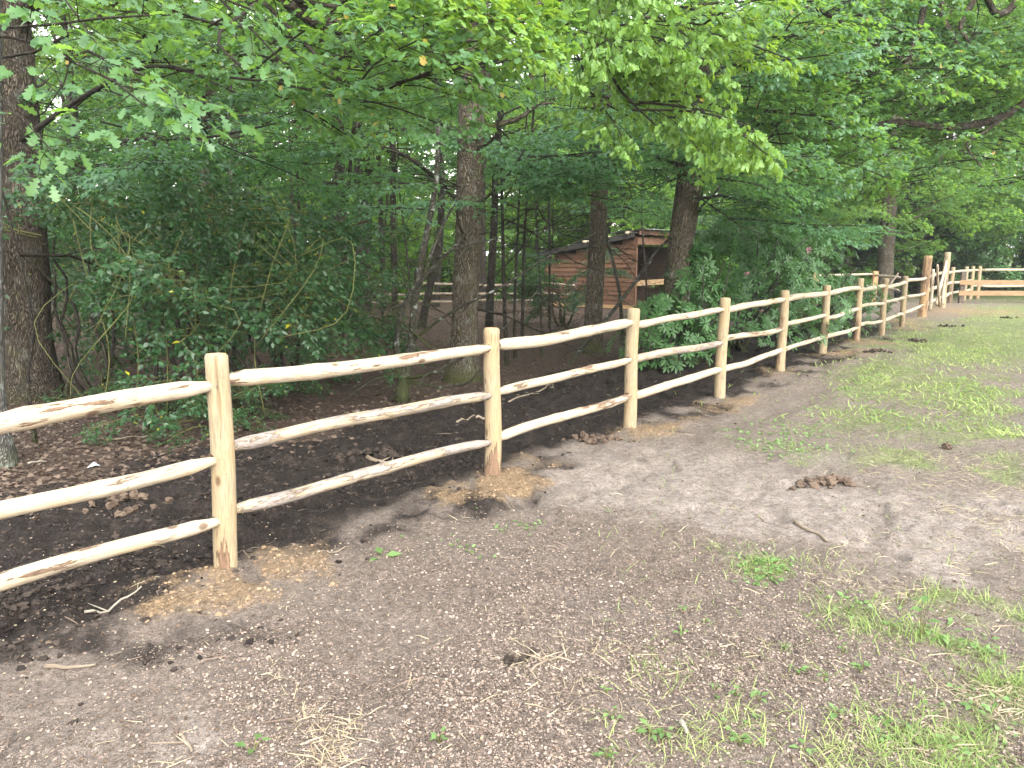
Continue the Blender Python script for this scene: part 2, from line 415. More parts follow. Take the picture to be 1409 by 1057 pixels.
STRAW_BLOBS = [(1530, 700, 120, 60, .8), (1600, 850, 150, 100, .6), (700, 1130, 300, 60, .4), (1320, 650, 110, 40, 1.0), (1180, 640, 80, 25, .6), (1390, 720, 70, 40, 1.0), (1200, 560, 100, 40, .5), (1100, 800, 120, 30, .6), (1300, 700, 120, 40, .7), (1240, 625, 90, 22, .8), (1380, 760, 60, 40, .5), (1230, 790, 80, 20, .7), (1370, 900, 90, 70, .8), (610, 985, 50, 40, .9), (520, 1035, 50, 30, .9),
               (750, 905, 55, 40, .5), (450, 960, 40, 40, .5), (1150, 850, 80, 40, .4), (1300, 960, 120, 80, .4), (1040, 700, 40, 10, .3), (300, 1000, 80, 50, .25), (900, 900, 250, 120, .2)]
CHIP_BLOBS = [(1500, 1060, 260, 150, .9), (900, 1150, 700, 150, 1.0), (1600, 950, 250, 130, .7), (250, 1150, 200, 60, .5), (760, 800, 300, 110, 1.0), (650, 950, 330, 140, 1.0), (1000, 900, 320, 140, 1.0), (1250, 980, 250, 120, .9), (450, 860, 120, 60, .6), (1150, 830, 150, 60, .7)]
PATH_BLOBS = [(900, 660, 220, 55, 1.0), (1100, 700, 250, 45, 1.0), (1330, 740, 160, 50, .9), (1330, 680, 140, 40, .7), (330, 960, 170, 50, .6), (120, 1020, 150, 50, .5), (480, 900, 100, 40, .3), (1150, 640, 140, 40, .6)]
SAND_BLOBS = [(260, 815, 80, 32, 1.0), (400, 780, 55, 34, .95), (250, 790, 40, 16, .7), (712, 662, 52, 22, 1.1), (640, 678, 35, 12, .8), (600, 672, 22, 8, .7), (885, 592, 60, 16, .9), (920, 578, 40, 12, .8), (1010, 545, 40, 10, .8), (905, 600, 30, 8, .7),
              (1085, 512, 30, 8, .6), (1150, 486, 40, 7, .7), (1200, 470, 40, 7, .8), (1255, 442, 50, 12, .7), (1300, 425, 60, 9, .8), (1360, 428, 70, 6, .7)]
def zones(x, y):
    x = np.asarray(x, float); y = np.asarray(y, float)
    wx = (fbm(x * 1.9, y * 1.9, 101, 4) - .5) * .75; wy = (fbm(x * 1.9, y * 1.9, 131, 4) - .5) * .75
    far_ = 1 + np.clip(y, 0, 30) * .06
    px, py = proj(x + wx * far_, y + wy * far_, 0 * x)
    px = np.where(y < 0.6, -3000, px)
    s, t = fence_st(x, y)
    wob = (fbm(x * 1.1, y * 1.1, 3, 4) - 0.5) * 1.5
    wide = 0.42 + 0.55 * sstep(.5, -2.5, t)
    black = sstep(-2.9, -2.0, s + wob * .8) * sstep(wide + .35, wide - .25, s + wob * .9) * sstep(24, 14, t)
    black = black * (1 - sstep(-.35, .15, s) * (1 - (.1 + .9 * sstep(0.36, 0.70, fbm(x * 2.1 + 5, y * 2.1, 9, 5)))))
    nz = fbm(x * 4, y * 4, 21, 4)
    sand = np.clip(blob(px, py, SAND_BLOBS) * (0.55 + .9 * nz), 0, 1)
    litter = sstep(-1.7, -2.7, s + wob * .6)
    grass = np.clip(blob(px, py, GRASS_BLOBS) * sstep(.25, .6, .25 + nz), 0, 1)
    chip = np.clip(blob(px, py, CHIP_BLOBS), 0, 1) * sstep(0.3, 0.9, s + .3)
    path = np.clip(blob(px, py, PATH_BLOBS), 0, 1)
    path = sstep(.3, .75, path * (0.6 + .7 * fbm(x * 1.6, y * 1.6, 33, 3)))
    return dict(black=black, sand=sand, litter=litter, grass=grass, chip=chip, path=path, s=s, t=t, px=px, py=py)
def gh(x, y, z=None):
    x = np.asarray(x, float); y = np.asarray(y, float)
    z = z or zones(x, y)
    near = sstep(40, 15, np.hypot(x, y))
    h = (fbm(x * .35, y * .35, 71, 3) - .5) * .10
    rough = .36 + 1.25 * z['black'] * (1 - z['sand']) + .35 * z['chip'] + .3 * z['litter'] + .05 * z['path']
    h = h + near * rough * ((fbm(x * 5.5, y * 5.5, 5, 4) - .5) * .12 + (fbm(x * 17, y * 17, 6, 2) - .5) * .022)
    h = h - near * .05 * sstep(.58, .72, fbm(x * 4.2, y * 4.2, 77, 2)) * (.3 + .7 * z['path']) * sstep(-.2, .6, z['s'])
    h = h + near * .032 * sstep(.2, .8, z['sand']) * (.3 + fbm(x * 9, y * 9, 8, 4)) 
    ridge = np.exp(-((z['s'] - 1.25 - .3 * (fbm(x * .8, y * .8, 44, 2) - .5)) / .16) ** 2) * sstep(2, 4, z['t'])
    return h - .035 + near * .03 * ridge
def ghs(x, y): return float(gh(np.array([x]), np.array([y]))[0])

def build_ground():
    a1 = np.radians(np.linspace(-46, 46, 521)); a2 = np.radians(np.linspace(46, 314, 70))[1:-1]
    ang = np.concatenate([a1, a2]); na = len(ang)
    rr = np.concatenate([np.geomspace(0.9, 34, 400), np.geomspace(34, 600, 40)[1:]])
    X = rr[:, None] * np.sin(ang)[None, :]; Y = rr[:, None] * np.cos(ang)[None, :]
    x, y = X.ravel(), Y.ravel()
    z = zones(x, y); h = gh(x, y, z)
    nr = len(rr)
    i = np.arange(nr - 1)[:, None] * na; j = np.arange(na)[None, :]; j2 = (j + 1) % na
    F = np.stack([i + j, i + na + j, i + na + j2, i + j2], -1).reshape(-1, 4)
    Vv = np.concatenate([np.stack([x, y, h], 1), [[0, 0, -.03]]])
    T = np.stack([np.full(na, len(Vv) - 1), np.arange(na), (np.arange(na) + 1) % na], 1)
    at = {'z' + k_: np.concatenate([z[k_], [0]]) for k_ in ('black', 'sand', 'litter', 'grass', 'chip', 'path')}
    k = NT('earth')
    P = k.n('NewGeometry').outputs['Position']
    n1 = k.noise(P, 1.6, 4.0); n2 = k.noise(P, 9.0, 4.0, .6); n3 = k.noise(P, 60.0, 3.0, .7); n4 = k.noise(P, 240.0, 2.0, .7)
    col = k.mix(n2, (0.230, 0.182, 0.150), (0.345, 0.282, 0.238))
    chipc = k.mix(k.n('TexVoronoi', i_Vector=P, i_Scale=75.0).outputs['Color'], (0.245, 0.182, 0.140), (0.42, 0.325, 0.258))
    chipc = k.mix(k.ramp(k.n('TexVoronoi', i_Vector=P, i_Scale=75.0).outputs['Distance'], .25, .6), chipc, (0.17, 0.130, 0.108))
    chipc = k.mix(k.ramp(n1, .45, .7, 0, .6), chipc, (0.22, 0.178, 0.158))
    col = k.mix(k.math('MULTIPLY', k.attr('zchip'), 0.85), col, chipc)
    pathc = k.mix(k.ramp(n2, .3, .7), (0.330, 0.270, 0.232), (0.440, 0.370, 0.325))
    col = k.mix(k.attr('zpath'), col, pathc)
    litc = k.mix(k.ramp(n3, .3, .7), (0.070, 0.047, 0.037), (0.20, 0.140, 0.110))
    litc = k.mix(k.ramp(n2, .35, .7, 0, .6), litc, (0.10, 0.066, 0.050))
    col = k.mix(k.attr('zlitter'), col, litc)
    blk = k.mix(k.ramp(n3, .35, .75), (0.026, 0.021, 0.019), (0.072, 0.057, 0.050))
    blk = k.mix(k.ramp(n2, .45, .75, 0, .55), blk, (0.115, 0.085, 0.070))
    bfac = k.ramp(k.math('ADD', k.attr('zblack'), k.math('ADD', k.math('MULTIPLY', k.math('SUBTRACT', n2, .5), .5), k.math('MULTIPLY', k.math('SUBTRACT', n3, .5), .5))), .12, .80)
    col = k.mix(bfac, col, blk)
    gr = k.mix(n3, (0.175, 0.235, 0.072), (0.30, 0.355, 0.135))
    col = k.mix(k.math('MULTIPLY', k.ramp(k.attr('zgrass'), .2, .75), .72), col, gr)
    snd = k.mix(k.ramp(n3, .3, .7), (0.30, 0.200, 0.115), (0.44, 0.310, 0.190))
    sfac = k.ramp(k.math('ADD', k.attr('zsand'), k.math('ADD', k.math('MULTIPLY', k.math('SUBTRACT', n3, .5), .9), k.math('MULTIPLY', k.math('SUBTRACT', n2, .5), 1.1))), .22, .85, 0, .9)
    col = k.mix(sfac, col, snd)
    # far open ground beyond the wood turns to grass
    dist = k.n('VectorMath', operation='LENGTH', i_0=P).outputs['Value']
    col = k.mix(k.ramp(dist, 30, 38), col, k.mix(n2, (0.075, 0.11, 0.025), (0.14, 0.18, 0.05)))
    n5 = k.noise(P, 28.0, 5.0, .75); n6 = k.noise(P, 110.0, 3.0, .8)
    grain = k.math('ADD', k.math('MULTIPLY', n5, .5), k.math('MULTIPLY', n6, .5))
    gm = k.ramp(grain, .34, .66, .45, 1.45)  # light and dark mottling in the colour stands in for weak bump shading
    col = k.n('VectorMath', operation='MULTIPLY', i_0=col, i_1=k.n('CombineXYZ', i_X=gm, i_Y=gm, i_Z=gm).outputs[0]).outputs[0]
    col = k.mix(k.ramp(n4, .3, .75, 0, .3), col, (0.03, 0.022, 0.018))
    col = k.mix(k.ramp(n4, .66, .74, 0, .5), col, (0.40, 0.33, 0.28))
    hgt = k.math('ADD', k.math('MULTIPLY', n3, 1.0), k.math('MULTIPLY', n4, .5))
    m = k.done(k.principled(col, 0.93, k.bump(hgt, 1.0, .03), .12))
    me = mesh_np('ground', Vv, [(F, 0), (T, 0)], [m], at)
    o = link('ground', me); o['kind'] = 'structure'
    o['label'] = 'trampled earth of the paddock and the wood floor'
build_ground()

# ------------------------------------------------------------------ fences
def rail(parent, a, b, r0, r1, rnd, mat, amp=0.02, name='rail', tip=True, sides=14, n=26):
    """a peeled pole from post axis a to post axis b; the ends are tapered into the posts"""
    a, b = Vector(a), Vector(b)
    pts = bend(a, b, n, amp, rnd); L = (b - a).length
    rad = []
    kn = [(rnd.uniform(.1, .9), rnd.uniform(.06, .16)) for _ in range(3)]
    for i in range(n):
        t = i / (n - 1); d = min(t, 1 - t) * L
        r = r0 + (r1 - r0) * t
        r *= 1 + sum(w * math.exp(-((t - c) / .025) ** 2) for c, w in kn)
        if tip: r *= .52 + .48 * float(sstep(.03, .17, d))
        rad.append(r)
    org = Vector((a.x, a.y, 0))
    m = MB().tube(pts, rad, sides, wob=.14, seed=rnd.randrange(9999))
    o = link(name, m.build(name, [mat]), parent)
    return o
def post(parent, base, h, r, rnd, mat, lean=(0, 0), name='post', crack=False, square=False, depth=.25):
    bx, by = base[0], base[1]; z0 = ghs(bx, by)
    if square:
        m = MB().box((bx, by, (z0 + h - depth) / 2 + 0), (h - z0 + depth, 2 * r, 2 * r), rot=Matrix(((0, 0, 1), (0, 1, 0), (-1, 0, 0))) @ Euler((rnd.uniform(-.3, .3), 0, 0)).to_matrix(), bevel=.008)
        return link(name, m.build(name, [mat], False), parent)
    zs = list(np.linspace(z0 - depth, h - .012, 26)) + [h]
    pts = [Vector((bx + lean[0] * max(0, z) / h + .006 * math.sin(z * 5 + bx), by + lean[1] * max(0, z) / h, z)) for z in zs]
    rad = [r * (1.06 - .08 * max(0, z) / h) for z in zs]; rad[-1] -= .010
    m = MB().tube(pts, rad, 28, wob=.05, seed=rnd.randrange(9999), cap=False)
    v = m.V[0].reshape(len(zs), 28, 3)
    if crack:                                             # drying crack down the side that faces the paddock
        d = np.array([FN.x * .35 + 0.0, -1.0]); d /= np.linalg.norm(d)
        c = v[-5, :, :2].mean(0); jx = int(np.argmax((v[-5, :, :2] - c) @ d))
        for i in range(len(zs)):
            if zs[i] > h * .62:
                cc = v[i, :, :].mean(0); w = min(1, (zs[i] - h * .62) / .15)
                v[i, jx, :2] = cc[:2] + (v[i, jx, :2] - cc[:2]) * (1 - .62 * w)
                nb = (jx + 1) % 28
                v[i, nb, :2] = v[i, nb, :2] + (v[i, jx, :2] - v[i, nb, :2]) * .55 * w * .6
        m.V[0] = v.reshape(-1, 3)
    o = link(name, m.build(name, [mat]), parent)
    top = v[-1]; c = top.mean(0) + np.array([0, 0, .004])
    e = MB().add(np.concatenate([top, [c]]), [np.array([[i, (i + 1) % 28, 28] for i in range(28)])], np.concatenate([top, [c]])[:, [2, 0, 1]])
    link('end_grain', e.build('end_grain', [M['endgrain']], False), o)
    return o

rnd = random.Random(11)
fence = thing('rail_fence', 'pale peeled chestnut three-rail fence running from the foreground to the gate', 'fence', (0, 0, 0))
HS = [1.005, .625, .27]
lean = {1: (.022, 0), 2: (0, 0), 4: (.012, 0), 3: (.012, .0)}
for i, p in enumerate(POSTS):
    post(fence, p, 1.15 + rnd.uniform(-.02, .02) + (.05 if i == 7 else 0), .062 * rnd.uniform(.94, 1.06), rnd, M['post'], lean.get(i, (rnd.uniform(-.015, .02), rnd.uniform(-.01, .01))), crack=(i == 1))
GP1, GP2 = G(1269, 434), G(1296, 422)
ends = POSTS + [GP1]
OFF = {(0, 0): (-.05, -.035), (0, 1): (-.04, -.05), (0, 2): (-.05, -.03)}
for i in range(len(ends) - 1):
    A, B = ends[i], ends[i + 1]
    for j, hz in enumerate(HS):
        z0 = hz + rnd.uniform(-.03, .03); z1 = hz + rnd.uniform(-.03, .03)
        if i == 1: z0, z1 = [(1.02, .99), (.655, .628), (.30, .265)][j]
        if i == 2: z0, z1 = [(1.0, 1.02), (.63, .66), (.27, .30)][j]
        if i == 0: z0, z1 = [(.93, 1.0), (.60, .605), (.27, .265)][j]
        r = rnd.uniform(.034, .042) * (1.08 if j == 0 else 1)
        if i == 0: r = [.047, .042, .039][j]
        if i == 1: r = [.044, .039, .037][j]
        a = (A.x, A.y, z0); b = (B.x, B.y, z1)
        # the pointed ends pass each other inside the post
        off = Vector((FN.x, FN.y, 0)) * .016
        mat = M['rail']
        if (i, j) in ((1, 1), (1, 2), (3, 1), (0, 1)): mat = M['rail_bark'] if i != 0 else M['rail']
        for e0, e1 in ((Vector(a), Vector(b)), (Vector(b), Vector(a))):   # dark collar painting the shade in the gap round each end
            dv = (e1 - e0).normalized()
            link('mortise_shade', MB().tube([e0 + dv * .03, e0 + dv * (.0645 if e0.z < .9 else .0625)], .033 if r > .04 else .029, 12).build('mortise_shade', [M['joint_shade']]), fence)
        rail(fence, Vector(a) - off, Vector(b) + off, r * rnd.uniform(.95, 1.12), r * rnd.uniform(.86, 1.0), rnd, mat, [.022, .018, .02][j] * (1.25 if i > 2 else 1))

# gate and its two tall posts
gp = thing('gate_post', 'tall reddish-barked gatepost where the rail fence ends at the gate', 'gatepost', (0, 0, 0))
post(gp, GP1, 1.62, .105, rnd, M['postred'], (.02, 0), name='shaft')
gp2 = thing('gate_post', 'tall pale gatepost on the far side of the gate', 'gatepost', (0, 0, 0))
post(gp2, GP2, 1.72, .095, rnd, M['post'], (.03, 0), name='shaft')
gate = thing('gate', 'rustic pole gate with crossed braces hung between two tall posts', 'gate', (0, 0, 0))
ga, gb = GP1.lerp(GP2, .08), GP1.lerp(GP2, .95)
for z in (1.03, .64, .27):
    rail(gate, (ga.x, ga.y, z), (gb.x, gb.y, z + .05), .05, .045, rnd, M['rail'], .02, tip=False)
dn = Vector((FN.x, FN.y, 0)) * .085
def gpole(t0, z0, t1, z1, r, nm, side=1):
    p, q = GP1.lerp(GP2, t0) + dn * side, GP1.lerp(GP2, t1) + dn * side
    rail(gate, (p.x, p.y, z0), (q.x, q.y, z1), r, r * .8, rnd, M['rail'], .012, nm, False, 10, 14)
gpole(.18, .10, .16, 1.25, .045, 'stile'); gpole(.84, .10, .86, 1.25, .045, 'stile'); gpole(.50, .16, .84, 1.45, .042, 'brace'); gpole(.50, .16, .20, 1.36, .038, 'brace', 1.9)

# round-rail fence beyond the gate that turns the corner and runs along the hedge
cf = thing('rail_fence', 'far corner of round-rail fence between the gate and the evergreen hedge', 'fence', (0, 0, 0))
cps = [G(1307, 415), G(1326, 411.5), G(1335, 410), G(1344.5, 410)]
for p in cps: post(cf, p, 1.2, .07, rnd, M['post'])
cr = cps[-1] + Vector((3.4, -.12, 0)); cr2 = cr + Vector((3.4, -.12, 0)); cr3 = cr2 + Vector((3.4, -.12, 0))
for p in (cr, cr2, cr3): post(cf, p, 1.2, .07, rnd, M['post'])
chain = [GP2] + cps + [cr, cr2, cr3]
for i in range(len(chain) - 1):
    for z in ((1.04, .66, .3) if i < 3 else (1.06, .45)):
        a, b = chain[i], chain[i + 1]
        rail(cf, (a.x, a.y, z), (b.x, b.y, z + rnd.uniform(-.02, .02)), .05, .045, rnd, M['rail'], .012, n=14)
pf = thing('plank_fence', 'two brown sawn planks nailed to a dark weathered post', 'fence', (0, 0, 0))
pp = G(1322, 415.5)
post(pf, pp, 1.06, .075, rnd, M['darkpost'], square=True)
for k_ in (1, 2, 3): post(pf, pp + Vector((2.6 * k_, -.14 * k_, 0)), .95, .06, rnd, M['darkpost'], square=True)
for z in (.68, .31):
    Lp = 8.4; ang = math.atan2(-.14, 2.6)
    c = pp + Vector((math.cos(ang) * (Lp / 2 - .15), math.sin(ang) * (Lp / 2 - .15) - .095, z))
    m = MB().box(c, (Lp, .03, .17), rot=Euler((0, 0, ang)).to_matrix(), bevel=.006)
    link('plank', m.build('plank', [M['plank']], False), pf)

# cross fence behind, left of the gate
xf = thing('rail_fence', 'thin straight round rails on a squared post behind the rail fence near the gate', 'fence', (0, 0, 0))
xp = [G(1120, 418), G(1201, 416.5), GP1 + Vector((.25, 1.9, 0))]
for p in xp[:2]: post(xf, p, 1.08, .085, rnd, M['shedpost'], square=True)
for i in range(2):
    for z in (.95, .56, .2):
        a, b = xp[i], xp[i + 1]
        rail(xf, (a.x, a.y, z), (b.x, b.y, z + .03), .042, .038, rnd, M['rail'], .012, n=14)
br = thing('brace_pole', 'thin pale pole leaning diagonally across the rails beside the gate', 'pole', (0, 0, 0))
a = G(1194, 437); b = V(1236, 376, a.y + 1.2)
rail(br, (a.x, a.y, .0), b, .026, .022, rnd, M['deadstick'], .01, 'pole', False, 8, 10)
# far paddock fence glimpsed between the trunks
ff = thing('rail_fence', 'far log fence glimpsed low between the dark trunks in the wood', 'fence', (0, 0, 0))
ffp = [G(300, 431), G(420, 430), G(528, 429), G(632, 428), G(742, 427), G(790, 427)]
for p in ffp: post(ff, p, .95, .07, rnd, M['darkpost'])
for i in range(5):
    for z in (.78, .52, .28):
        a, b = ffp[i], ffp[i + 1]
        rail(ff, (a.x, a.y - .09, z + rnd.uniform(-.03, .03)), (b.x, b.y - .09, z + rnd.uniform(-.03, .03)), .042, .034, rnd, M['deadstick'], .035, tip=False, n=12, sides=8)
# black tub
tb = G(1231, 408); tub = thing('feed_tub', 'black rubber tub standing under the thin rails by the gate', 'tub', (tb.x, tb.y, ghs(tb.x, tb.y)))
m = MB()
m.tube([(0, 0, z) for z in (0, .16, .30, .31, .30, .16, .03)], [.2, .24, .29, .285, .27, .22, .18], 18)
link('bowl', m.build('bowl', [M['rubber']]), tub)
link('rim', MB().tube([(.285 * math.cos(a_), .285 * math.sin(a_), .31) for a_ in np.linspace(0, 2 * math.pi, 20)], .016, 6, cap=False).build('rim', [M['rubber']]), tub)

# ------------------------------------------------------------------ shelter
def build_shed():
    c0 = G(874, 425); z0 = 0.0
    fd = Vector((.60, .80, 0)); sdv = Vector((-.80, .60, 0))       # along the open front, along the clad side
    sh = thing('field_shelter', 'small timber shelter with red-brown lapped boards, dark open front and sloping felt roof', 'shed', (c0.x, c0.y, 0))
    L, W, HF, HB = 3.3, 2.5, 2.22, 1.66
    def rotm(d, tilt=0):
        n = Vector((-d.y, d.x, 0)); m_ = Matrix((d, n, Vector((0, 0, 1)))).transposed()
        return m_ @ Euler((tilt, 0, 0)).to_matrix()
    roofz = lambda u: HF + (HB - HF) * u / L
    bh = .152; rr_ = random.Random(4)
    for i in range(15):
        z = .10 + i * .142
        top = z + bh
        u1 = L if top < HB - .03 else (HF - .05 - top) / (HF - HB) * L
        if u1 < .25: continue
        c = sdv * (u1 / 2 + .04) + Vector((0, 0, z + bh / 2)) - fd * .03
        m_ = MB().box(c, (u1, .03, bh), rot=rotm(sdv, .2 + rr_.uniform(-.03, .03)), bevel=.004)
        link('board', m_.build('board', [M['cladding']], False), sh)
    link('base_beam', MB().box(sdv * (L / 2) + Vector((0, 0, .05)), (L, .10, .13), rot=rotm(sdv)).build('base_beam', [M['shedpost']], False), sh)
    for u, w in ((0, 0), (0, W), (L, 0), (L, W)):
        h_ = roofz(u) - .03
        c = sdv * (u + .03) + fd * (w + .0) + Vector((0, 0, h_ / 2))
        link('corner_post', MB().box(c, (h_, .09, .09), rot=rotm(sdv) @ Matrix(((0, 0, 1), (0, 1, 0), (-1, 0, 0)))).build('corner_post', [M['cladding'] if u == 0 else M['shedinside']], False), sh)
    link('lintel', MB().box(fd * (W / 2) + sdv * -.03 + Vector((0, 0, HF - .16)), (W + .1, .05, .22), rot=rotm(fd)).build('lintel', [M['cladding']], False), sh)
    link('stall_board', MB().box(fd * (W / 2) + sdv * -.03 + Vector((0, 0, .78)), (W, .035, .17), rot=rotm(fd)).build('stall_board', [M['plank']], False), sh)
    for i in range(12):                                    # inside faces: back wall and the far side wall
        z = .1 + i * .15
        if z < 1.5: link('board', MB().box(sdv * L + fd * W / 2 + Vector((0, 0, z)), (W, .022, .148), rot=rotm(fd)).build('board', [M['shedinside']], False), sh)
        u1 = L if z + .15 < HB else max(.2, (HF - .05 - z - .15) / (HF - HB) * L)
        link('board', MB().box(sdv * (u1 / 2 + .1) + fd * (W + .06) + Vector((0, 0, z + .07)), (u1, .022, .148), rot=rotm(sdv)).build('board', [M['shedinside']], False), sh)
    # roof: felt-covered boards with a dark edge, corrugated front strip
    ang = math.atan2(HF - HB, L + .0)
    m_ = rotm(sdv) @ Euler((0, ang, 0)).to_matrix()
    link('roof', MB().box(sdv * (L / 2 + .22) + fd * (W / 2) + Vector((0, 0, (HF + HB) / 2 + .045)), (L + .55, W + .42, .05), rot=m_).build('roof', [M['felt']], False), sh)
    link('bargeboard', MB().box(sdv * (L / 2 + .22) - fd * .235 + Vector((0, 0, (HF + HB) / 2 - .03)), (L + .55, .03, .13), rot=m_).build('bargeboard', [M['felt']], False), sh)
    for u in (.0, .75, 1.5):
        link('rafter_end', MB().tube([sdv * (u + .2) - fd * .34 + Vector((0, 0, roofz(u) + .075)), sdv * (u + .2) + fd * .3 + Vector((0, 0, roofz(u) + .085))], .045, 8).build('rafter_end', [M['rail']]), sh)
    link('fascia', MB().box(fd * (W / 2 + .1) - sdv * .16 + Vector((0, 0, HF + .08)), (W + .5, .04, .12), rot=rotm(fd)).build('fascia', [M['cladding']], False), sh)
    n = 72; us = np.linspace(-.05, W + .3, n); vv, ff_ = [], []
    for r_, (s0, zz) in enumerate(((-.32, HF + .19), (.9, HF + .09))):
        for u in us:
            p = fd * float(u) + sdv * s0 + Vector((0, 0, zz + .016 * math.sin(u / .076 * 2 * math.pi)))
            vv.append(tuple(p)); 
    for r_, (s0, zz) in enumerate(((-.32, HF + .184), (.9, HF + .084))):
        for u in us:
            p = fd * float(u) + sdv * s0 + Vector((0, 0, zz + .016 * math.sin(u / .076 * 2 * math.pi)))
            vv.append(tuple(p))
    for b_ in (0, 2 * n):
        for q in range(n - 1): ff_.append((b_ + q, b_ + q + 1, b_ + n + q + 1, b_ + n + q))
    for q in range(n - 1):
        ff_.append((q, 2 * n + q, 2 * n + q + 1, q + 1)); ff_.append((n + q, n + q + 1, 3 * n + q + 1, 3 * n + q))
    link('corrugated_sheet', MB().add(vv, [np.array(ff_)]).build('corrugated_sheet', [M['sheet']]), sh)
build_shed()

# ------------------------------------------------------------------ leaves
def leaf_template(xs, ws, rib=True, fold=.25, curve=.2):
    xs, ws = np.array(xs), np.array(ws); n = len(xs)
    zc = -curve * xs ** 2
    Lf = np.stack([xs, ws, zc + fold * ws], 1); Rt = np.stack([xs, -ws, zc + fold * ws], 1)
    F = []
    if rib:
        Cn = np.stack([xs, 0 * xs, zc], 1); Vv = np.concatenate([Cn, Lf, Rt])
        for i in range(n - 1):
            c0, c1, l0, l1, r0, r1 = i, i + 1, n + i, n + i + 1, 2 * n + i, 2 * n + i + 1
            if ws[i] > 1e-6: F += [(c0, c1, l0), (c0, r0, c1)]
            if ws[i + 1] > 1e-6: F += [(c1, l1, l0) if ws[i] > 1e-6 else (c0, c1, l1), (c1, r0, r1) if ws[i] > 1e-6 else (c0, r1, c1)]
    else:
        Vv = np.concatenate([Lf, Rt])
        for i in range(n - 1):
            l0, l1, r0, r1 = i, i + 1, n + i, n + i + 1
            if ws[i] > 1e-6: F.append((l0, r0, l1))
            if ws[i + 1] > 1e-6: F.append((r0, r1, l1))
    F = np.array(F); used = np.unique(F); mp = np.full(len(Vv), -1); mp[used] = np.arange(len(used))
    return Vv[used], mp[F]
LEAF = {
    'oak_near': leaf_template([0, .10, .22, .33, .46, .56, .70, .80, .91, 1.0], [.0, .04, .165, .07, .27, .115, .345, .16, .20, .0], True, .18, .22),
    'oak_mid': leaf_template([0, .26, .38, .64, .77, .91, 1.0], [.0, .20, .09, .33, .17, .2, .04], False, .12, .25),
    'ovate': leaf_template([0, .42, 1.0], [0, .29, 0], True, .22, .18),
    'far': leaf_template([0, .5, 1.0], [0, .33, 0], True, .25, .25),
    'lance': leaf_template([0, .3, .7, 1.0], [0, .11, .15, 0], True, .25, .22),
    'blade': leaf_template([0, .5, 1.0], [.022, .018, 0], False, .3, .45),
    'wideblade': leaf_template([0, .5, 1.0], [.06, .05, 0], False, .3, .45),
    'chip': leaf_template([0, .3, .75, 1.0], [.16, .3, .26, .08], False, .35, .15),
}
def add_leaves(mb, tmpl, pos, dirs, nrm, size, rs, mi=0, lv=None):
    tv, tf = LEAF[tmpl]
    pos, dirs, nrm = np.asarray(pos, float), np.asarray(dirs, float), np.asarray(nrm, float)
    if len(pos) == 0: return
    size = np.asarray(size, float) * np.ones(len(pos))
    dirs = dirs / (np.linalg.norm(dirs, axis=1)[:, None] + 1e-9)
    nrm = nrm - dirs * (nrm * dirs).sum(1)[:, None]; nrm /= np.linalg.norm(nrm, axis=1)[:, None] + 1e-9
    sid = np.cross(nrm, dirs)
    v = pos[:, None, :] + size[:, None, None] * (tv[None, :, 0:1] * dirs[:, None, :] + tv[None, :, 1:2] * sid[:, None, :] + tv[None, :, 2:3] * nrm[:, None, :])
    n, mver = len(pos), len(tv)
    f = (tf[None, :, :] + (np.arange(n) * mver)[:, None, None]).reshape(-1, 3)
    l = rs.rand(n) if lv is None else np.asarray(lv) * np.ones(n)
    mb.add(v.reshape(-1, 3), [f], None, np.repeat(l, mver), mi)

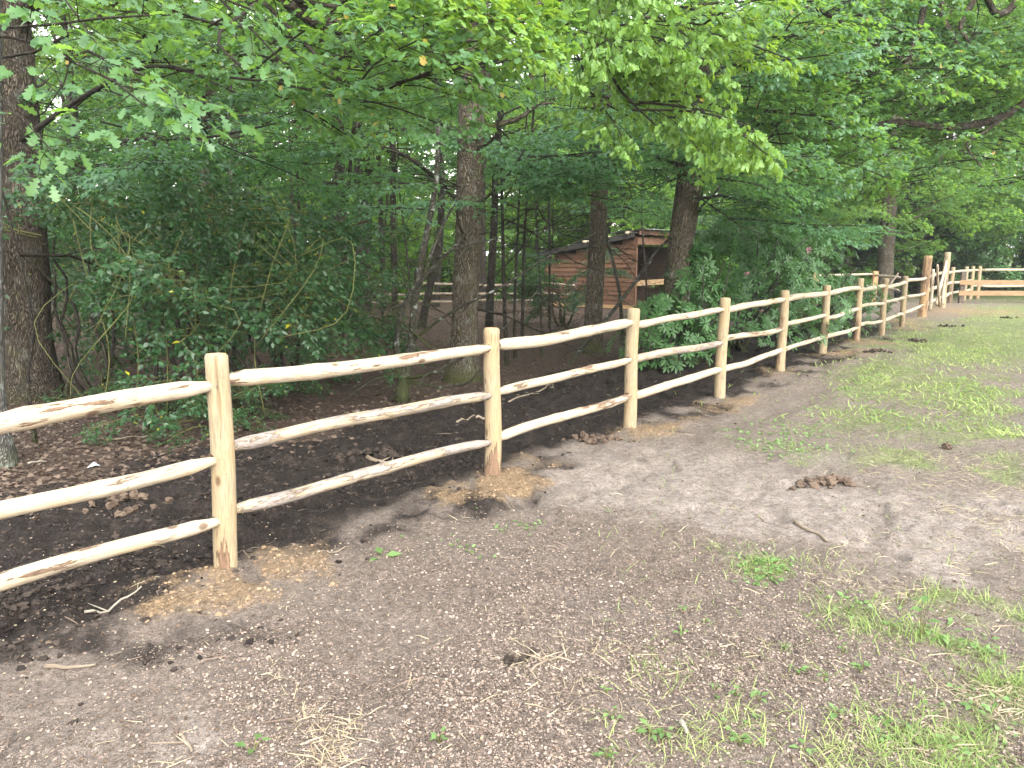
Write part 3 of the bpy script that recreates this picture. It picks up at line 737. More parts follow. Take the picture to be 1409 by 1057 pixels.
def grow(rs, start, d, length, level, out_tw, out_lf, par):
    """recursive twig: out_tw gets (points, r0, r1); out_lf gets (pos, dir, normal, size)"""
    n = 5; p = np.array(start, float); d = np.array(d, float); pts = [p.copy()]
    for i in range(n - 1):
        d = d + rs.normal(0, par['wob'], 3) + np.array([0, 0, -par['droop'] * (.4 + .2 * i)])
        d /= np.linalg.norm(d); p = p + d * length / (n - 1); pts.append(p.copy())
    r0 = par['r'] * (.45 ** (par['levels'] - level)) * (length / par['L']) ** .3
    out_tw.append((pts, r0, r0 * .55))
    pts = np.array(pts)
    if level > 0:
        m = par['sub'][par['levels'] - level]
        for k_ in range(m):
            t = .12 + .88 * (k_ + rs.rand() * .7) / m
            u = t * (n - 1); i = min(int(u), n - 2); q = pts[i] + (pts[i + 1] - pts[i]) * (u - i)
            ax = pts[i + 1] - pts[i]; ax /= np.linalg.norm(ax)
            sidev = np.cross([0, 0, 1.0], ax); sidev /= np.linalg.norm(sidev) + 1e-6
            a = par['ang'] * (.75 + .5 * rs.rand()) * (1 if k_ % 2 else -1)
            dd = ax * math.cos(a) + sidev * math.sin(a) + np.array([0, 0, rs.normal(par['lift'], par['flat'])])
            grow(rs, q, dd / np.linalg.norm(dd), length * par['ratio'] * (1.15 - .6 * t) * (.8 + .4 * rs.rand()), level - 1, out_tw, out_lf, par)
    nl = par['leaves'] if level == 0 else max(1, par['leaves'] // 2)
    for k_ in range(nl):
        t = 1 - (1 - par['lstart']) * (rs.rand() ** par['tipbias'])
        if k_ < par['tip']: t = 1.0
        if level > 0 and par['tip'] and k_ >= par['tip']: t = rs.uniform(.6, 1)
        u = min(t, .999) * (n - 1); i = int(u); q = pts[i] + (pts[i + 1] - pts[i]) * (u - i)
        ax = pts[i + 1] - pts[i]; ax /= np.linalg.norm(ax)
        sidev = np.cross([0, 0, 1.0], ax); sidev /= np.linalg.norm(sidev) + 1e-6
        a = rs.uniform(-1.25, 1.25) if t > .98 else rs.choice([-1, 1]) * rs.uniform(.6, 1.3)
        dd = ax * math.cos(a) + sidev * math.sin(a) + np.array([0, 0, rs.normal(-par['hang'], .25)])
        nn = np.array([0, 0, 1.0]) + rs.normal(0, par['tilt'], 3)
        out_lf.append((q, dd, nn, par['size'] * rs.uniform(.65, 1.2)))

OAK = dict(L=1.0, levels=2, sub=(8, 5), ang=.85, ratio=.5, wob=.10, droop=.05, lift=.08, flat=.16, leaves=8, tip=4, lstart=.3, tipbias=1.6, size=.088, hang=.15, tilt=.42, r=.011)
HANG = dict(OAK, droop=.22, hang=.75, tilt=.9, lift=-.1, size=.085)
BEECH = dict(L=1.0, levels=2, sub=(9, 6), ang=.9, ratio=.5, wob=.07, droop=.05, lift=.0, flat=.07, leaves=9, tip=1, lstart=.05, tipbias=1.0, size=.075, hang=.12, tilt=.28, r=.009)
FAR = dict(L=2.2, levels=2, sub=(10, 7), ang=.9, ratio=.52, wob=.12, droop=.05, lift=.08, flat=.3, leaves=11, tip=3, lstart=.15, tipbias=1.2, size=.135, hang=.2, tilt=.55, r=.02)
HOLLY = dict(L=.9, levels=2, sub=(8, 6), ang=.85, ratio=.55, wob=.16, droop=.06, lift=.0, flat=.35, leaves=9, tip=2, lstart=.1, tipbias=1.0, size=.058, hang=.1, tilt=.7, r=.007)
NEEDLE = dict(L=1.2, levels=2, sub=(10, 7), ang=.8, ratio=.5, wob=.06, droop=.09, lift=0, flat=.1, leaves=10, tip=2, lstart=.05, tipbias=1., size=.08, hang=.1, tilt=.4, r=.008)

def make_spray(name, par, tmpl, leafmat, twigmat, seed, length=None, raw=False):
    rs = np.random.RandomState(seed); tw, lf = [], []
    L = length or par['L']
    grow(rs, (0, 0, 0), (1, 0, .12), L, par['levels'], tw, lf, par)
    mb = MB()
    for pts, r0, r1 in tw: mb.tube(pts[::2] if r0 < .004 else pts, np.linspace(r0, r1, len(pts[::2] if r0 < .004 else pts)), 3 if r0 < .004 else 4, mi=1, cap=False)
    if raw: return mb, lf
    P = np.array([l[0] for l in lf]); D = np.array([l[1] for l in lf]); N = np.array([l[2] for l in lf]); S = np.array([l[3] for l in lf])
    add_leaves(mb, tmpl, P, D, N, S, rs, 0)
    return mb.build(name, [M[leafmat], M[twigmat]])
LIB = {
    'oak': [make_spray('oak_spray', OAK, 'oak_mid', 'oak', 'twig', 100 + i, 1.5) for i in range(5)],
    'bright': [make_spray('oak_spray_bright', OAK, 'oak_mid', 'oak_bright', 'twig', 120 + i, 1.4) for i in range(3)],
    'hang': [make_spray('oak_spray_hanging', HANG, 'oak_mid', 'oak_bright', 'twig', 140 + i, 1.2) for i in range(3)],
    'beech': [make_spray('beech_spray', BEECH, 'ovate', 'beech', 'twig', 160 + i, 1.5) for i in range(5)],
    'far': [make_spray('wood_spray', FAR, 'far', 'far', 'twig', 180 + i) for i in range(5)],
    'fardark': [make_spray('evergreen_spray', FAR, 'far', 'rhodo', 'twig', 190 + i) for i in range(3)],
    'holly': [make_spray('holly_spray', HOLLY, 'ovate', 'holly', 'vine', 200 + i) for i in range(5)],
    'needle': [make_spray('yew_spray', NEEDLE, 'lance', 'holly', 'twig', 220 + i) for i in range(2)],
}
def bare_lib(seed, L=1.6):
    rs = np.random.RandomState(seed); tw, lf = [], []
    grow(rs, (0, 0, 0), (1, 0, .05), L, 2, tw, lf, dict(OAK, sub=(6, 4), leaves=1, droop=.03, wob=.2, flat=.35, r=.012, L=L, ratio=.5))
    mb = MB()
    for pts, r0, r1 in tw: mb.tube(pts, np.linspace(max(r0, .003), max(r1, .002), len(pts)), 4, cap=False)
    return mb.build('bare_twigs', [M['twig']])
LIB['bare'] = [bare_lib(300 + i) for i in range(4)]
LIB['dead'] = []
for i in range(3):
    me_ = bare_lib(320 + i, 1.3); me_.materials.clear(); me_.materials.append(M['lichenbark']); LIB['dead'].append(me_)

NAMES = {'oak': 'leafy_bough', 'bright': 'leafy_bough', 'hang': 'hanging_bough', 'beech': 'leafy_bough', 'far': 'leafy_bough', 'fardark': 'leafy_bough', 'holly': 'foliage', 'needle': 'foliage', 'bare': 'bare_branch', 'dead': 'dead_branch'}
CLEAR = [(628, 672, 0, 330, 10.3), (4, 50, 60, 420, 8.6), (462, 476, 260, 420, 17.0), (812, 836, 285, 470, 13.2)]
def bough(parent, kind, pos, az, rnd, scale=1.0, pitch=0.0, roll=None):
    if kind not in ('bare', 'dead'):                       # gaps between boughs where trunks stand free
        for u in (0.0, .35, .7, 1.0):
            L_ = 1.25 * scale * u
            q = Vector(pos) + Vector((math.cos(az) * math.cos(pitch), math.sin(az) * math.cos(pitch), math.sin(pitch))) * L_
            qx, qy = proj(q.x, q.y, q.z)
            if any(x0 < qx < x1 and y0 < qy < y1 and q.y < Y_ for x0, x1, y0, y1, Y_ in CLEAR): return None
    o = bpy.data.objects.new(NAMES[kind], rnd.choice(LIB[kind])); C.objects.link(o)
    o.parent = parent
    s = scale * rnd.uniform(.85, 1.15)
    o.matrix_basis = Matrix.Translation(Vector(pos) - parent.location) @ Matrix.Rotation(az, 4, 'Z') @ Matrix.Rotation(-pitch, 4, 'Y') @ Matrix.Rotation(rnd.uniform(-.35, .35) if roll is None else roll, 4, 'X') @ Matrix.Diagonal((s, s * rnd.choice((-1, 1)) if False else s, s, 1))
    if kind not in ('bare', 'dead'): o['kind'] = 'stuff'
    return o

def trunk_mesh(parent, pts, r0, r1, mat, sides=14, flare=.45, name='trunk', n=28, wob=.12, seed=0):
    P = spline(pts, n); base = Vector(P[0])
    P = [np.array(p) - np.array(parent.location) for p in P]
    rad = []
    for i, p in enumerate(P):
        t = i / (n - 1); r = r0 + (r1 - r0) * t
        if name == 'trunk': r *= 1 + flare * math.exp(-max(0, p[2]) / .22)
        rad.append(r)
    m = MB().tube(P, rad, sides, wob=wob, seed=seed)
    return link(name, m.build(name, [mat]), parent)

def limb_to(parent, a, b, r, rnd, mat, name='limb', amp=.12, n=9):
    pts = bend(a, b, n, amp * (Vector(b) - Vector(a)).length, rnd)
    P = [p - parent.location for p in pts]
    m = MB().tube(P, np.linspace(r, r * .35, n), 7, wob=.1, seed=rnd.randrange(999))
    return link(name, m.build(name, [mat]), parent)

def tree(name, label, pts, r0, mat, seed, crown=None, r1=None, group=None, top=8.0, bare=0, sides=14, flare=.45):
    """pts: world points of the trunk axis from the ground up; crown: list of (kind, n, zmin, zmax, rmin, rmax, scale)"""
    rnd = random.Random(seed)
    pts = [Vector(p) for p in pts]
    b = pts[0]; gz = ghs(b.x, b.y)
    t = thing(name, label, 'tree', (b.x, b.y, gz), group)
    d = (pts[-1] - pts[-2]).normalized()
    while pts[-1].z < top: pts.append(pts[-1] + (d + Vector((rnd.uniform(-.08, .08), rnd.uniform(-.08, .08), 0))) * 1.5)
    pts = [Vector((b.x, b.y, gz - .25))] + pts
    trunk_mesh(t, pts, r0, r1 or r0 * .45, M[mat], sides, flare, seed=seed)
    zs = np.array([p.z for p in pts]); xs = np.array([p.x for p in pts]); ys = np.array([p.y for p in pts])
    at = lambda z: Vector((float(np.interp(z, zs, xs)), float(np.interp(z, zs, ys)), z))
    for kind, n, z0, z1, ra, rb, sc in (crown or []):
        for i in range(n):
            z = z0 + (z1 - z0) * (i + rnd.random()) / n
            az = rnd.uniform(0, 2 * math.pi); rr_ = rnd.uniform(ra, rb)
            a = at(max(.6, z - .15 * rr_)); e = Vector((a.x + math.cos(az) * rr_, a.y + math.sin(az) * rr_, z))
            if rr_ > .5: limb_to(t, a, e, max(.012, min(.05, r0 * .28)), rnd, M[mat])
            bough(t, kind, e - Vector((math.cos(az), math.sin(az), 0)) * .25 * sc, az + rnd.uniform(-.5, .5), rnd, sc, rnd.uniform(-.25, .2))
            if rr_ > 1.2:
                bough(t, kind, a.lerp(e, .55), az + rnd.choice((-1, 1)) * rnd.uniform(.5, 1.2), rnd, sc * .85, rnd.uniform(-.2, .2))
    for i in range(bare):
        z = rnd.uniform(.9, 3.6); a = at(z)
        bough(t, 'bare', a, rnd.uniform(0, 2 * math.pi), rnd, rnd.uniform(.7, 1.3), rnd.uniform(-.15, .35))
    return t, at, rnd

def PT(pxs, Y=None):
    """trunk axis from pixels, all at the depth where its foot meets the ground"""
    b = G(*pxs[0]); Y = b.y if Y is None else Y
    return [b] + [V(px, py, Y) for px, py in pxs[1:]]

# ---- trees of the wood's edge
t0_, a0, r_ = tree('tree', 'pale grey trunk with flared root beside the thicket and the foreground rails', PT([(-16, 640), (-17, 400), (-20, 0)]), .125, 'greybark', 1, [('oak', 5, 4.6, 7, .6, 1.6, 1.0)], top=8, flare=.9)
t1_, a1, r_ = tree('oak_tree', 'thick dark brown oak with deeply furrowed bark rising out of the holly thicket', PT([(42, 548), (34, 420), (27, 300), (16, 120), (8, 0)]), .29, 'oakbark', 2, [('oak', 7, 4.0, 8, .8, 3.0, 1.1)], r1=.2, top=9, bare=3)
tree('tree', 'slim leaning dark stem behind the holly thicket', PT([(150, 505), (128, 330), (108, 200), (92, 60)]), .065, 'darkbark', 3, [('beech', 9, 2.6, 6.5, .4, 1.8, 1.0), ('oak', 6, 3.8, 6.5, .6, 2.2, 1.0)], top=7, bare=3)
tree('tree', 'mid-brown straight trunk half hidden behind leaves above the holly thicket', PT([(284, 478), (283, 200), (286, 0)]), .12, 'mossbark', 4, [('beech', 6, 3.2, 7, .5, 2.0, 1.0), ('oak', 8, 4.0, 7, .6, 2.6, 1.1)], top=9, bare=2)
tree('tree', 'thin grey lichen-spotted stem with a forked side branch above the thicket', PT([(325, 500), (319, 330), (318, 170), (322, 60), (316, 0)]), .05, 'lichenbark', 5, [('beech', 7, 3.4, 6.5, .4, 1.6, .9), ('bright', 6, 4.0, 6.5, .6, 2.2, 1.1)], top=7, bare=4)
tree('tree', 'dark straight trunk with leafy sprouts at its foot beside the thinner trunk', PT([(470, 448), (467, 300), (462, 0)]), .20, 'darkbark', 6, [('beech', 7, 3.4, 8, .6, 2.4, 1.1), ('far', 7, 4.5, 9, .8, 2.8, .8)], top=10, bare=2)
tree('tree', 'greyish brown trunk standing just right of the thick dark sprouting trunk', PT([(497, 432), (494, 300), (490, 100)]), .14, 'darkbark', 7, [('far', 6, 3.8, 9, .6, 2.2, .8)], top=10)
tree('tree', 'slim straight stem between the sprouting dark trunk and the crooked lichen tree', PT([(545, 482), (541, 300), (540, 180), (535, 0)]), .065, 'darkbark', 8, [('beech', 6, 3.4, 7, .5, 2.0, 1.0), ('oak', 7, 4.2, 7.5, .6, 2.4, 1.1)], top=9, bare=4)
t8, a8, r8 = tree('oak_tree', 'sturdy oak with mossy green foot and a heavy horizontal limb behind the second fence post', PT([(637, 520), (641, 400), (647, 250), (650, 100), (655, 0)]), .185, 'mossbark', 9, [('oak', 6, 4.6, 8, .8, 2.6, 1.1), ('beech', 3, 2.8, 4.2, .8, 1.5, .8)], r1=.16, top=9, bare=9, flare=.55)
t9, a9, r9 = tree('tree', 'grey-brown trunk standing in front of the timber shelter', PT([(813, 484), (818, 400), (824, 290), (827, 200), (830, 60)]), .155, 'mossbark', 10, [('beech', 8, 3.3, 7.5, .6, 2.6, 1.0)], r1=.13, top=9, bare=3)
t10, a10, r10 = tree('tree', 'trunk leaning right out of the rhododendron beside the shelter', PT([(922, 500), (928, 420), (937, 330), (950, 240), (958, 120)]), .205, 'mossbark', 12, [('oak', 6, 3.8, 8, .8, 3.0, 1.1), ('beech', 5, 2.9, 5, .5, 2.4, 1.0)], r1=.16, top=9, bare=2)

# heavy horizontal limb of the mossy oak, its stubs and a snag
def px_limb(parent, pxs, r, mat, seed, n=12, r1=None, name='limb'):
    """pxs: (px, py, Y)"""
    P = spline([V(*p) for p in pxs], n)
    P = [p - np.array(parent.location) for p in P]
    return link(name, MB().tube(P, np.linspace(r, r1 or r * .4, n), 8, wob=.2, seed=seed).build(name, [M[mat]]), parent)
Y8 = G(637, 520).y
px_limb(t8, [(648, 82, Y8), (610, 74, Y8 - .4), (560, 66, Y8 - .7), (500, 40, Y8 - 1.2)], .085, 'mossbark', 41)
px_limb(t8, [(650, 82, Y8), (700, 80, Y8 - .3), (726, 86, Y8 - .5), (790, 66, Y8 - 1.0)], .075, 'mossbark', 42)
px_limb(t8, [(726, 84, Y8 - .5), (731, 104, Y8 - .5), (727, 124, Y8 - .5)], .04, 'oakbark', 43, 6, .02, 'snag')
px_limb(t8, [(652, 60, Y8), (690, 60, Y8 - .1), (720, 30, Y8 - .2), (750, 0, Y8 - .3)], .035, 'mossbark', 44)
px_limb(t8, [(642, 215, Y8), (680, 190, Y8 - .4), (690, 160, Y8 - .6), (740, 138, Y8 - .8)], .022, 'twig', 45)
px_limb(t8, [(640, 300, Y8), (700, 240, Y8 - .5), (740, 170, Y8 - .8)], .02, 'twig', 46)
px_limb(t1_, [(300, -60, 6.5), (395, -2, 6.3), (440, 30, 6.2), (470, 40, 6.2)], .085, 'oakbark', 47, 10, .05)
px_limb(t1_, [(14, 60, 8.93), (60, -20, 8.5), (150, -80, 7.5), (300, -60, 6.5)], .09, 'oakbark', 48, 14, .085)

# crooked lichen tree
ck = G(553, 548); ct = thing('crooked_tree', 'small crooked many-stemmed tree crusted with pale lichen behind the fence', 'tree', (ck.x, ck.y, ghs(ck.x, ck.y)))
Yc = ck.y
for q, (pxs, r, r1) in enumerate([([(552, 552), (556, 520), (566, 470), (572, 400), (588, 320), (600, 250), (603, 170)], .062, .025),
                                  ([(553, 530), (545, 480), (556, 420), (585, 380), (620, 345), (650, 310)], .04, .012),
                                  ([(554, 520), (590, 515), (640, 490), (690, 455), (740, 400)], .022, .006),
                                  ([(556, 520), (520, 520), (480, 545)], .016, .006), ([(556, 522), (600, 532), (640, 528), (660, 510)], .018, .006),
                                  ([(566, 470), (620, 430), (690, 395), (760, 350), (820, 322)], .02, .007), ([(560, 450), (540, 420), (530, 395)], .018, .006), ([(572, 410), (605, 320), (640, 255)], .026, .01)]):
    yo = [(0, 0), (0, -.3), (0, -.8), (0, -.3), (0, -.5), (0, -.9), (0, .2), (0, .3)][q][1]
    P = [V(px, py, Yc + yo * i / max(1, len(pxs) - 1)) for i, (px, py) in enumerate(pxs)]
    trunk_mesh(ct, P, r, r1, M['lichenbark'], 8, .5, 'trunk' if q == 0 else 'stem', 18, .25, 60 + q)
rc = random.Random(5)
for i in range(11):
    bough(ct, 'dead', V(rc.uniform(545, 620), rc.uniform(360, 520), Yc - rc.uniform(.0, .3)), rc.uniform(-3.1, 3.1), rc, rc.uniform(.5, 1.0), rc.uniform(-.1, .5))
for i in range(5): bough(ct, 'beech', V(rc.uniform(570, 640), rc.uniform(180, 290), Yc - rc.uniform(0, .5)), rc.uniform(-3.1, 3.1), rc, .8)

# saplings between the fence and the shelter
SAP = [((48, 606), (38, 520), (45, 450), (20, 330), .022, 'thin bent sapling stem in front of the thick dark oak'),
       ((698, 500), (694, 420), (692, 330), (690, 240), .04, 'straight dark sapling left of its thinner twin behind the second and third posts'),
       ((709, 490), (708, 420), (712, 330), (716, 250), .03, 'thinner dark sapling growing close to a straight one behind the fence'),
       ((745, 488), (744, 420), (742, 370), (738, 300), .02, 'very thin mossy sapling among dead twigs left of the shelter'),
       ((757, 462), (758, 420), (756, 380), (760, 330), .014, 'wispy sapling stem under the dark evergreen beside the shelter'),
       ((856, 466), (852, 400), (836, 330), (826, 280), .045, 'lichened stem crossing the shelter boards at a slant'),
       ((786, 498), (850, 420), (905, 345), (925, 325), .035, 'bare stem slanting across the shelter front up to the right'),
       ((892, 436), (888, 370), (884, 320), (882, 260), .04, 'dark upright stem in front of the shelter opening'),
       ((408, 520), (412, 400), (405, 300), (400, 230), .03, 'slender stem at the end of the holly thicket'),
       ((672, 470), (676, 380), (680, 300), (684, 200), .09, 'dark trunk just right of the mossy oak'),
       ((580, 450), (604, 330), (606, 250), (600, 100), .1, 'dark trunk behind the crooked lichen tree'),
       ((528, 428), (527, 380), (524, 300), (520, 200), .1, 'dark trunk right of the greyish brown trunk by the far log fence')]
for i, (p0, p1, p2, p3, r, lb) in enumerate(SAP):
    tree('sapling' if r < .06 else 'tree', lb, PT([p0, p1, p2, p3]), r, 'lichenbark' if i in (5, 6, 3) else 'darkbark', 400 + i, [('beech', 3 if r < .03 else 5, 2.9, 4.6, .2, .9, .8)] if i not in (0, 3, 4, 6) else None, top=3.2 if i not in (9, 10, 11) else 8, bare=4 if i not in (4,) else 0, sides=8, flare=.3, r1=r * .4)

# ---- deeper wood
FR = random.Random(77)
deep = []
for px in list(range(-120, 1000, 80)):
    deep.append((px + FR.uniform(-24, 24), FR.choice((436, 430, 424, 420, 415))))
for i, (px, py) in enumerate(deep):
    b = G(px, py)
    
    if 700 < px < 1000: py = 408; b = G(px, py)
    h = 8 + b.y * .16
    pts = [b, b + Vector((FR.uniform(-.3, .3), 0, 4)), b + Vector((FR.uniform(-.7, .7), 0, 8))]
    tree('forest_tree', 'slim dark-trunked tree deep in the wood, one of many', pts, FR.uniform(.08, .17), 'darkbark', 500 + i, [('far', 6, 3.4, h, .6, 2.4, 1.05)], top=h, group='trees deep in the wood', sides=8)
for i in range(26):
    px = -160 + i * 52 + FR.uniform(-20, 20); b = G(px, 0.0 + 349 + 1.68 * FPX / FR.uniform(37, 52))
    pts = [b, b + Vector((FR.uniform(-.5, .5), 0, 5)), b + Vector((FR.uniform(-1, 1), 0, 10))]
    tree('forest_tree', 'bright green tree at the sunlit far side of the wood', pts, FR.uniform(.12, .2), 'darkbark', 600 + i, [('far', 14, 1.2, 13.5, .8, 3.4, 1.7)], top=13, group='trees on the far side of the wood', sides=8)

for i in range(8):
    b = G(790 + i * 42 + FR.uniform(-12, 12), 349 + 1.68 * FPX / FR.uniform(29, 35))
    tree('forest_tree', 'leafy tree standing in the gap behind the shelter roof', [b, b + Vector((FR.uniform(-.3, .3), 0, 4)), b + Vector((FR.uniform(-.6, .6), 0, 8))], FR.uniform(.08, .14), 'darkbark', 640 + i, [('far', 12, 2.2, 10, .6, 2.6, 1.2)], top=10, group='trees behind the shelter', sides=8)
for i in range(22):
    px = 70 + i * 33 + FR.uniform(-14, 14); b = G(px, 349 + 1.68 * FPX / FR.uniform(12.5, 22))
    if 600 < px < 690: continue
    l = FR.uniform(-.5, .5)
    tree('forest_sapling', 'thin dark stem standing among the thicker trunks of the wood', [b, b + Vector((l * .3, 0, 2)), b + Vector((l + FR.uniform(-.2, .2), 0, 4.5))], FR.uniform(.025, .055), 'darkbark', 660 + i, [('beech', 3, 3.2, 5.5, .3, 1.1, .8)], top=5.5, bare=3, group='thin stems in the wood', sides=6, flare=.2)

# ---- trees behind the gate on the right
RT = [((1164, 404), .2, 'dark trunk at the right edge of the rhododendron near the gate'), ((1216, 411), .31, 'thick grey-brown trunk behind the thin cross rails near the gate'),
      ((1237, 404), .13, 'slim trunk between the thick trunk and the reddish gatepost'), ((1270, 404), .24, 'trunk directly behind the reddish gatepost'),
      ((1289, 402), .13, 'leaning slim trunk between the two gateposts'), ((1306, 401), .2, 'trunk rising behind the pale gatepost'),
      ((1365, 396), .2, 'trunk hidden in leaves behind the plank fence'), ((1440, 400), .22, 'tree past the end of the visible plank fence'), ((1110, 400), .16, 'trunk hidden behind the top of the rhododendron')]
for i, (p, r, lb) in enumerate(RT):
    b = G(*p); pts = [b, b + Vector((FR.uniform(-.08, .08), 0, 3)), b + Vector((FR.uniform(-.25, .25), 0, 7))]
    tree('tree', lb, pts, r, 'mossbark', 700 + i, [('far', 10, 2.8, 12, .7, 3.0, 1.1), ('oak', 4, 2.8, 7, .6, 2.6, 1.4), ('far', 9, 2.2, 4.2, .9, 2.6, .8)], top=12, sides=10, r1=r * .5, bare=2)
for i in range(9):
    px = 1030 + i * 62 + FR.uniform(-15, 15); b = G(px, 349 + 1.68 * FPX / FR.uniform(38, 50))
    pts = [b, b + Vector((FR.uniform(-.5, .5), 0, 5)), b + Vector((FR.uniform(-1, 1), 0, 10))]
    tree('forest_tree', 'leafy tree in the belt of wood beyond the gate', pts, FR.uniform(.12, .2), 'darkbark', 720 + i, [('far', 14, 1.5, 15, .8, 3.2, 1.7)], top=13, group='trees beyond the gate', sides=8)

# big oak whose boughs reach in from the right
bo = Vector((13.4, 15.4, 0)); gz = ghs(bo.x, bo.y)
ot = thing('oak_tree', 'big oak with long crooked dark limbs arching over the grass from the right', 'tree', (bo.x, bo.y, gz))
trunk_mesh(ot, [bo + Vector((0, 0, gz - .3)), bo + Vector((.1, 0, 2)), bo + Vector((0, .1, 4.5)), bo + Vector((-.3, 0, 7)), bo + Vector((-.2, 0, 10))], .42, .22, M['oakbark'], 16, .5)
ro = random.Random(91)
OL = [[(1610, 40, 15.2), (1480, 80, 14.6), (1400, 150, 14.0), (1320, 175, 13.8), (1230, 168, 13.6), (1170, 188, 13.4), (1120, 192, 13.2)],
      [(1600, -80, 15.2), (1460, -60, 14.4), (1380, 20, 14), (1345, -20, 13.6), (1260, -60, 13.4)],
      [(1370, -60, 14), (1335, 10, 13.6), (1322, 40, 13.4), (1345, 70, 13.3)],
      [(1300, -40, 13.6), (1296, 18, 13.5), (1316, 60, 13.4), (1322, 74, 13.3)],
      [(1420, -150, 14), (1300, -60, 13.4), (1255, 72, 13.0), (1232, 76, 13.0), (1180, 45, 12.8), (1125, 14, 12.7), (1060, 10, 12.6)],
      [(1350, -100, 14), (1240, -30, 13.6), (1215, 15, 13.5), (1245, 45, 13.4), (1285, 40, 13.3)],
      [(1400, 150, 14), (1350, 185, 13.6), (1330, 200, 13.5), (1352, 232, 13.4)], [(1230, 168, 13.6), (1200, 195, 13.4), (1160, 215, 13.3)],
      [(1180, 45, 12.8), (1140, 90, 12.7), (1165, 108, 12.6), (1190, 98, 12.6)]]
for q, pxs in enumerate(OL):
    px_limb(ot, pxs, .085 if q in (0, 1) else .06 if q < 6 else .03, 'oakbark', 800 + q, 18)
    for (px, py, Y) in pxs:
        for _ in range(3):
            bough(ot, 'oak', V(px + ro.uniform(-45, 45), py + ro.uniform(-40, 40), Y + ro.uniform(-.2, 1.8)), ro.uniform(-3.1, 3.1), ro, ro.uniform(.85, 1.15), ro.uniform(-.35, .1))
for _ in range(48):
    bough(ot, ro.choice(('oak', 'oak', 'bright')), V(ro.uniform(1060, 1450), ro.uniform(-60, 260), ro.uniform(13.6, 17)), ro.uniform(-3.1, 3.1), ro, ro.uniform(.9, 1.3), ro.uniform(-.35, .1))

# ---- near boughs that hang in front
def near_bough(parent, pxs, r, seed, nsp, kind, spread, scale, names='limb', mat='twig'):
    rr_ = random.Random(seed)
    px_limb(parent, pxs, r, mat, seed, 12, .006, names)
    P = spline([V(*p) for p in pxs], 40)
    for i in range(nsp):
        u = rr_.uniform(.12, 1); p = Vector(P[int(u * 39)])
        d = Vector(P[min(39, int(u * 39) + 1)]) - Vector(P[max(0, int(u * 39) - 1)])
        az = math.atan2(d.y, d.x) + rr_.uniform(-1.1, 1.1)
        bough(parent, kind, p + Vector((rr_.uniform(-1, 1), rr_.uniform(-1, 1), rr_.uniform(-.6, .6))) * spread, az, rr_, scale, rr_.uniform(-.3, .15))
# yellow-green curtain of the mossy oak's outer bough
near_bough(t8, [(655, -40, 10.2), (700, -40, 8.6), (760, -10, 7.6), (820, 60, 7.2), (850, 120, 7.0), (905, 175, 6.9)], .035, 901, 13, 'hang', .22, .8)
near_bough(t8, [(760, -10, 7.6), (800, 90, 7.4), (815, 130, 7.3), (880, 168, 7.2)], .014, 902, 8, 'hang', .2, .75)
near_bough(t8, [(700, -40, 8.6), (820, -20, 7.8), (900, 20, 7.4), (960, 60, 7.3)], .02, 903, 9, 'bright', .25, .8)
near_bough(t8, [(655, -20, 10.2), (640, -20, 8.5), (580, 30, 7.2), (520, 60, 6.8), (610, 120, 6.4)], .03, 904, 9, 'bright', .25, .75)
near_bough(t1_, [(300, -60, 6.5), (420, 60, 5.9), (470, 110, 5.6), (560, 130, 5.5)], .02, 905, 9, 'oak', .22, .75)
near_bough(t1_, [(300, -60, 6.5), (360, -10, 5.8), (300, 50, 5.4), (340, 100, 5.2)], .02, 906, 8, 'oak', .22, .7)
near_bough(t1_, [(395, -2, 6.3), (470, 10, 5.8), (540, 10, 5.6), (600, 40, 5.6)], .02, 907, 8, 'bright', .25, .75)
# beech sprays sweeping across in front of the shelter tree
near_bough(t9, [(827, 200, 13), (800, 215, 11.5), (740, 215, 10.4), (700, 225, 9.6)], .03, 908, 12, 'beech', .3, .9)
near_bough(t9, [(827, 190, 13), (860, 190, 11.2), (900, 215, 10), (960, 232, 9.4), (1035, 240, 9.0)], .03, 909, 14, 'beech', .3, .85)
near_bough(t9, [(828, 150, 13), (800, 160, 11), (850, 235, 10), (800, 262, 9.6)], .03, 910, 12, 'beech', .3, .85)
near_bough(t10, [(950, 240, 13), (1000, 190, 12), (1060, 170, 11.4), (1120, 200, 11)], .03, 911, 14, 'oak', .4, .95)
near_bough(t10, [(945, 280, 13), (990, 270, 12.2), (1050, 285, 11.8), (1110, 300, 11.6)], .025, 917, 13, 'beech', .4, .85)
near_bough(t10, [(955, 140, 13), (1000, 90, 12), (1050, 120, 11.4), (1090, 260, 11)], .03, 912, 14, 'oak', .4, .95)
near_bough(t10, [(955, 120, 13), (980, 40, 11.5), (1040, 60, 10.6), (1000, 20, 10)], .03, 913, 12, 'oak', .4, .95)
near_bough(t9, [(824, 285, 13.4), (860, 285, 15), (880, 292, 17), (915, 290, 19)], .025, 918, 8, 'beech', .35, .8)
near_bough(t8, [(645, 290, 10.4), (560, 215, 9.8), (470, 200, 9.4), (420, 215, 9.2)], .03, 914, 9, 'beech', .3, .8)
near_bough(t1_, [(25, 280, 8.9), (150, 200, 8.2), (280, 190, 7.8), (380, 170, 7.6)], .03, 915, 13, 'beech', .35, .9)
near_bough(t1_, [(20, 200, 8.9), (120, 130, 7.6), (220, 90, 7.0), (330, 130, 6.6)], .03, 916, 12, 'oak', .3, .85)

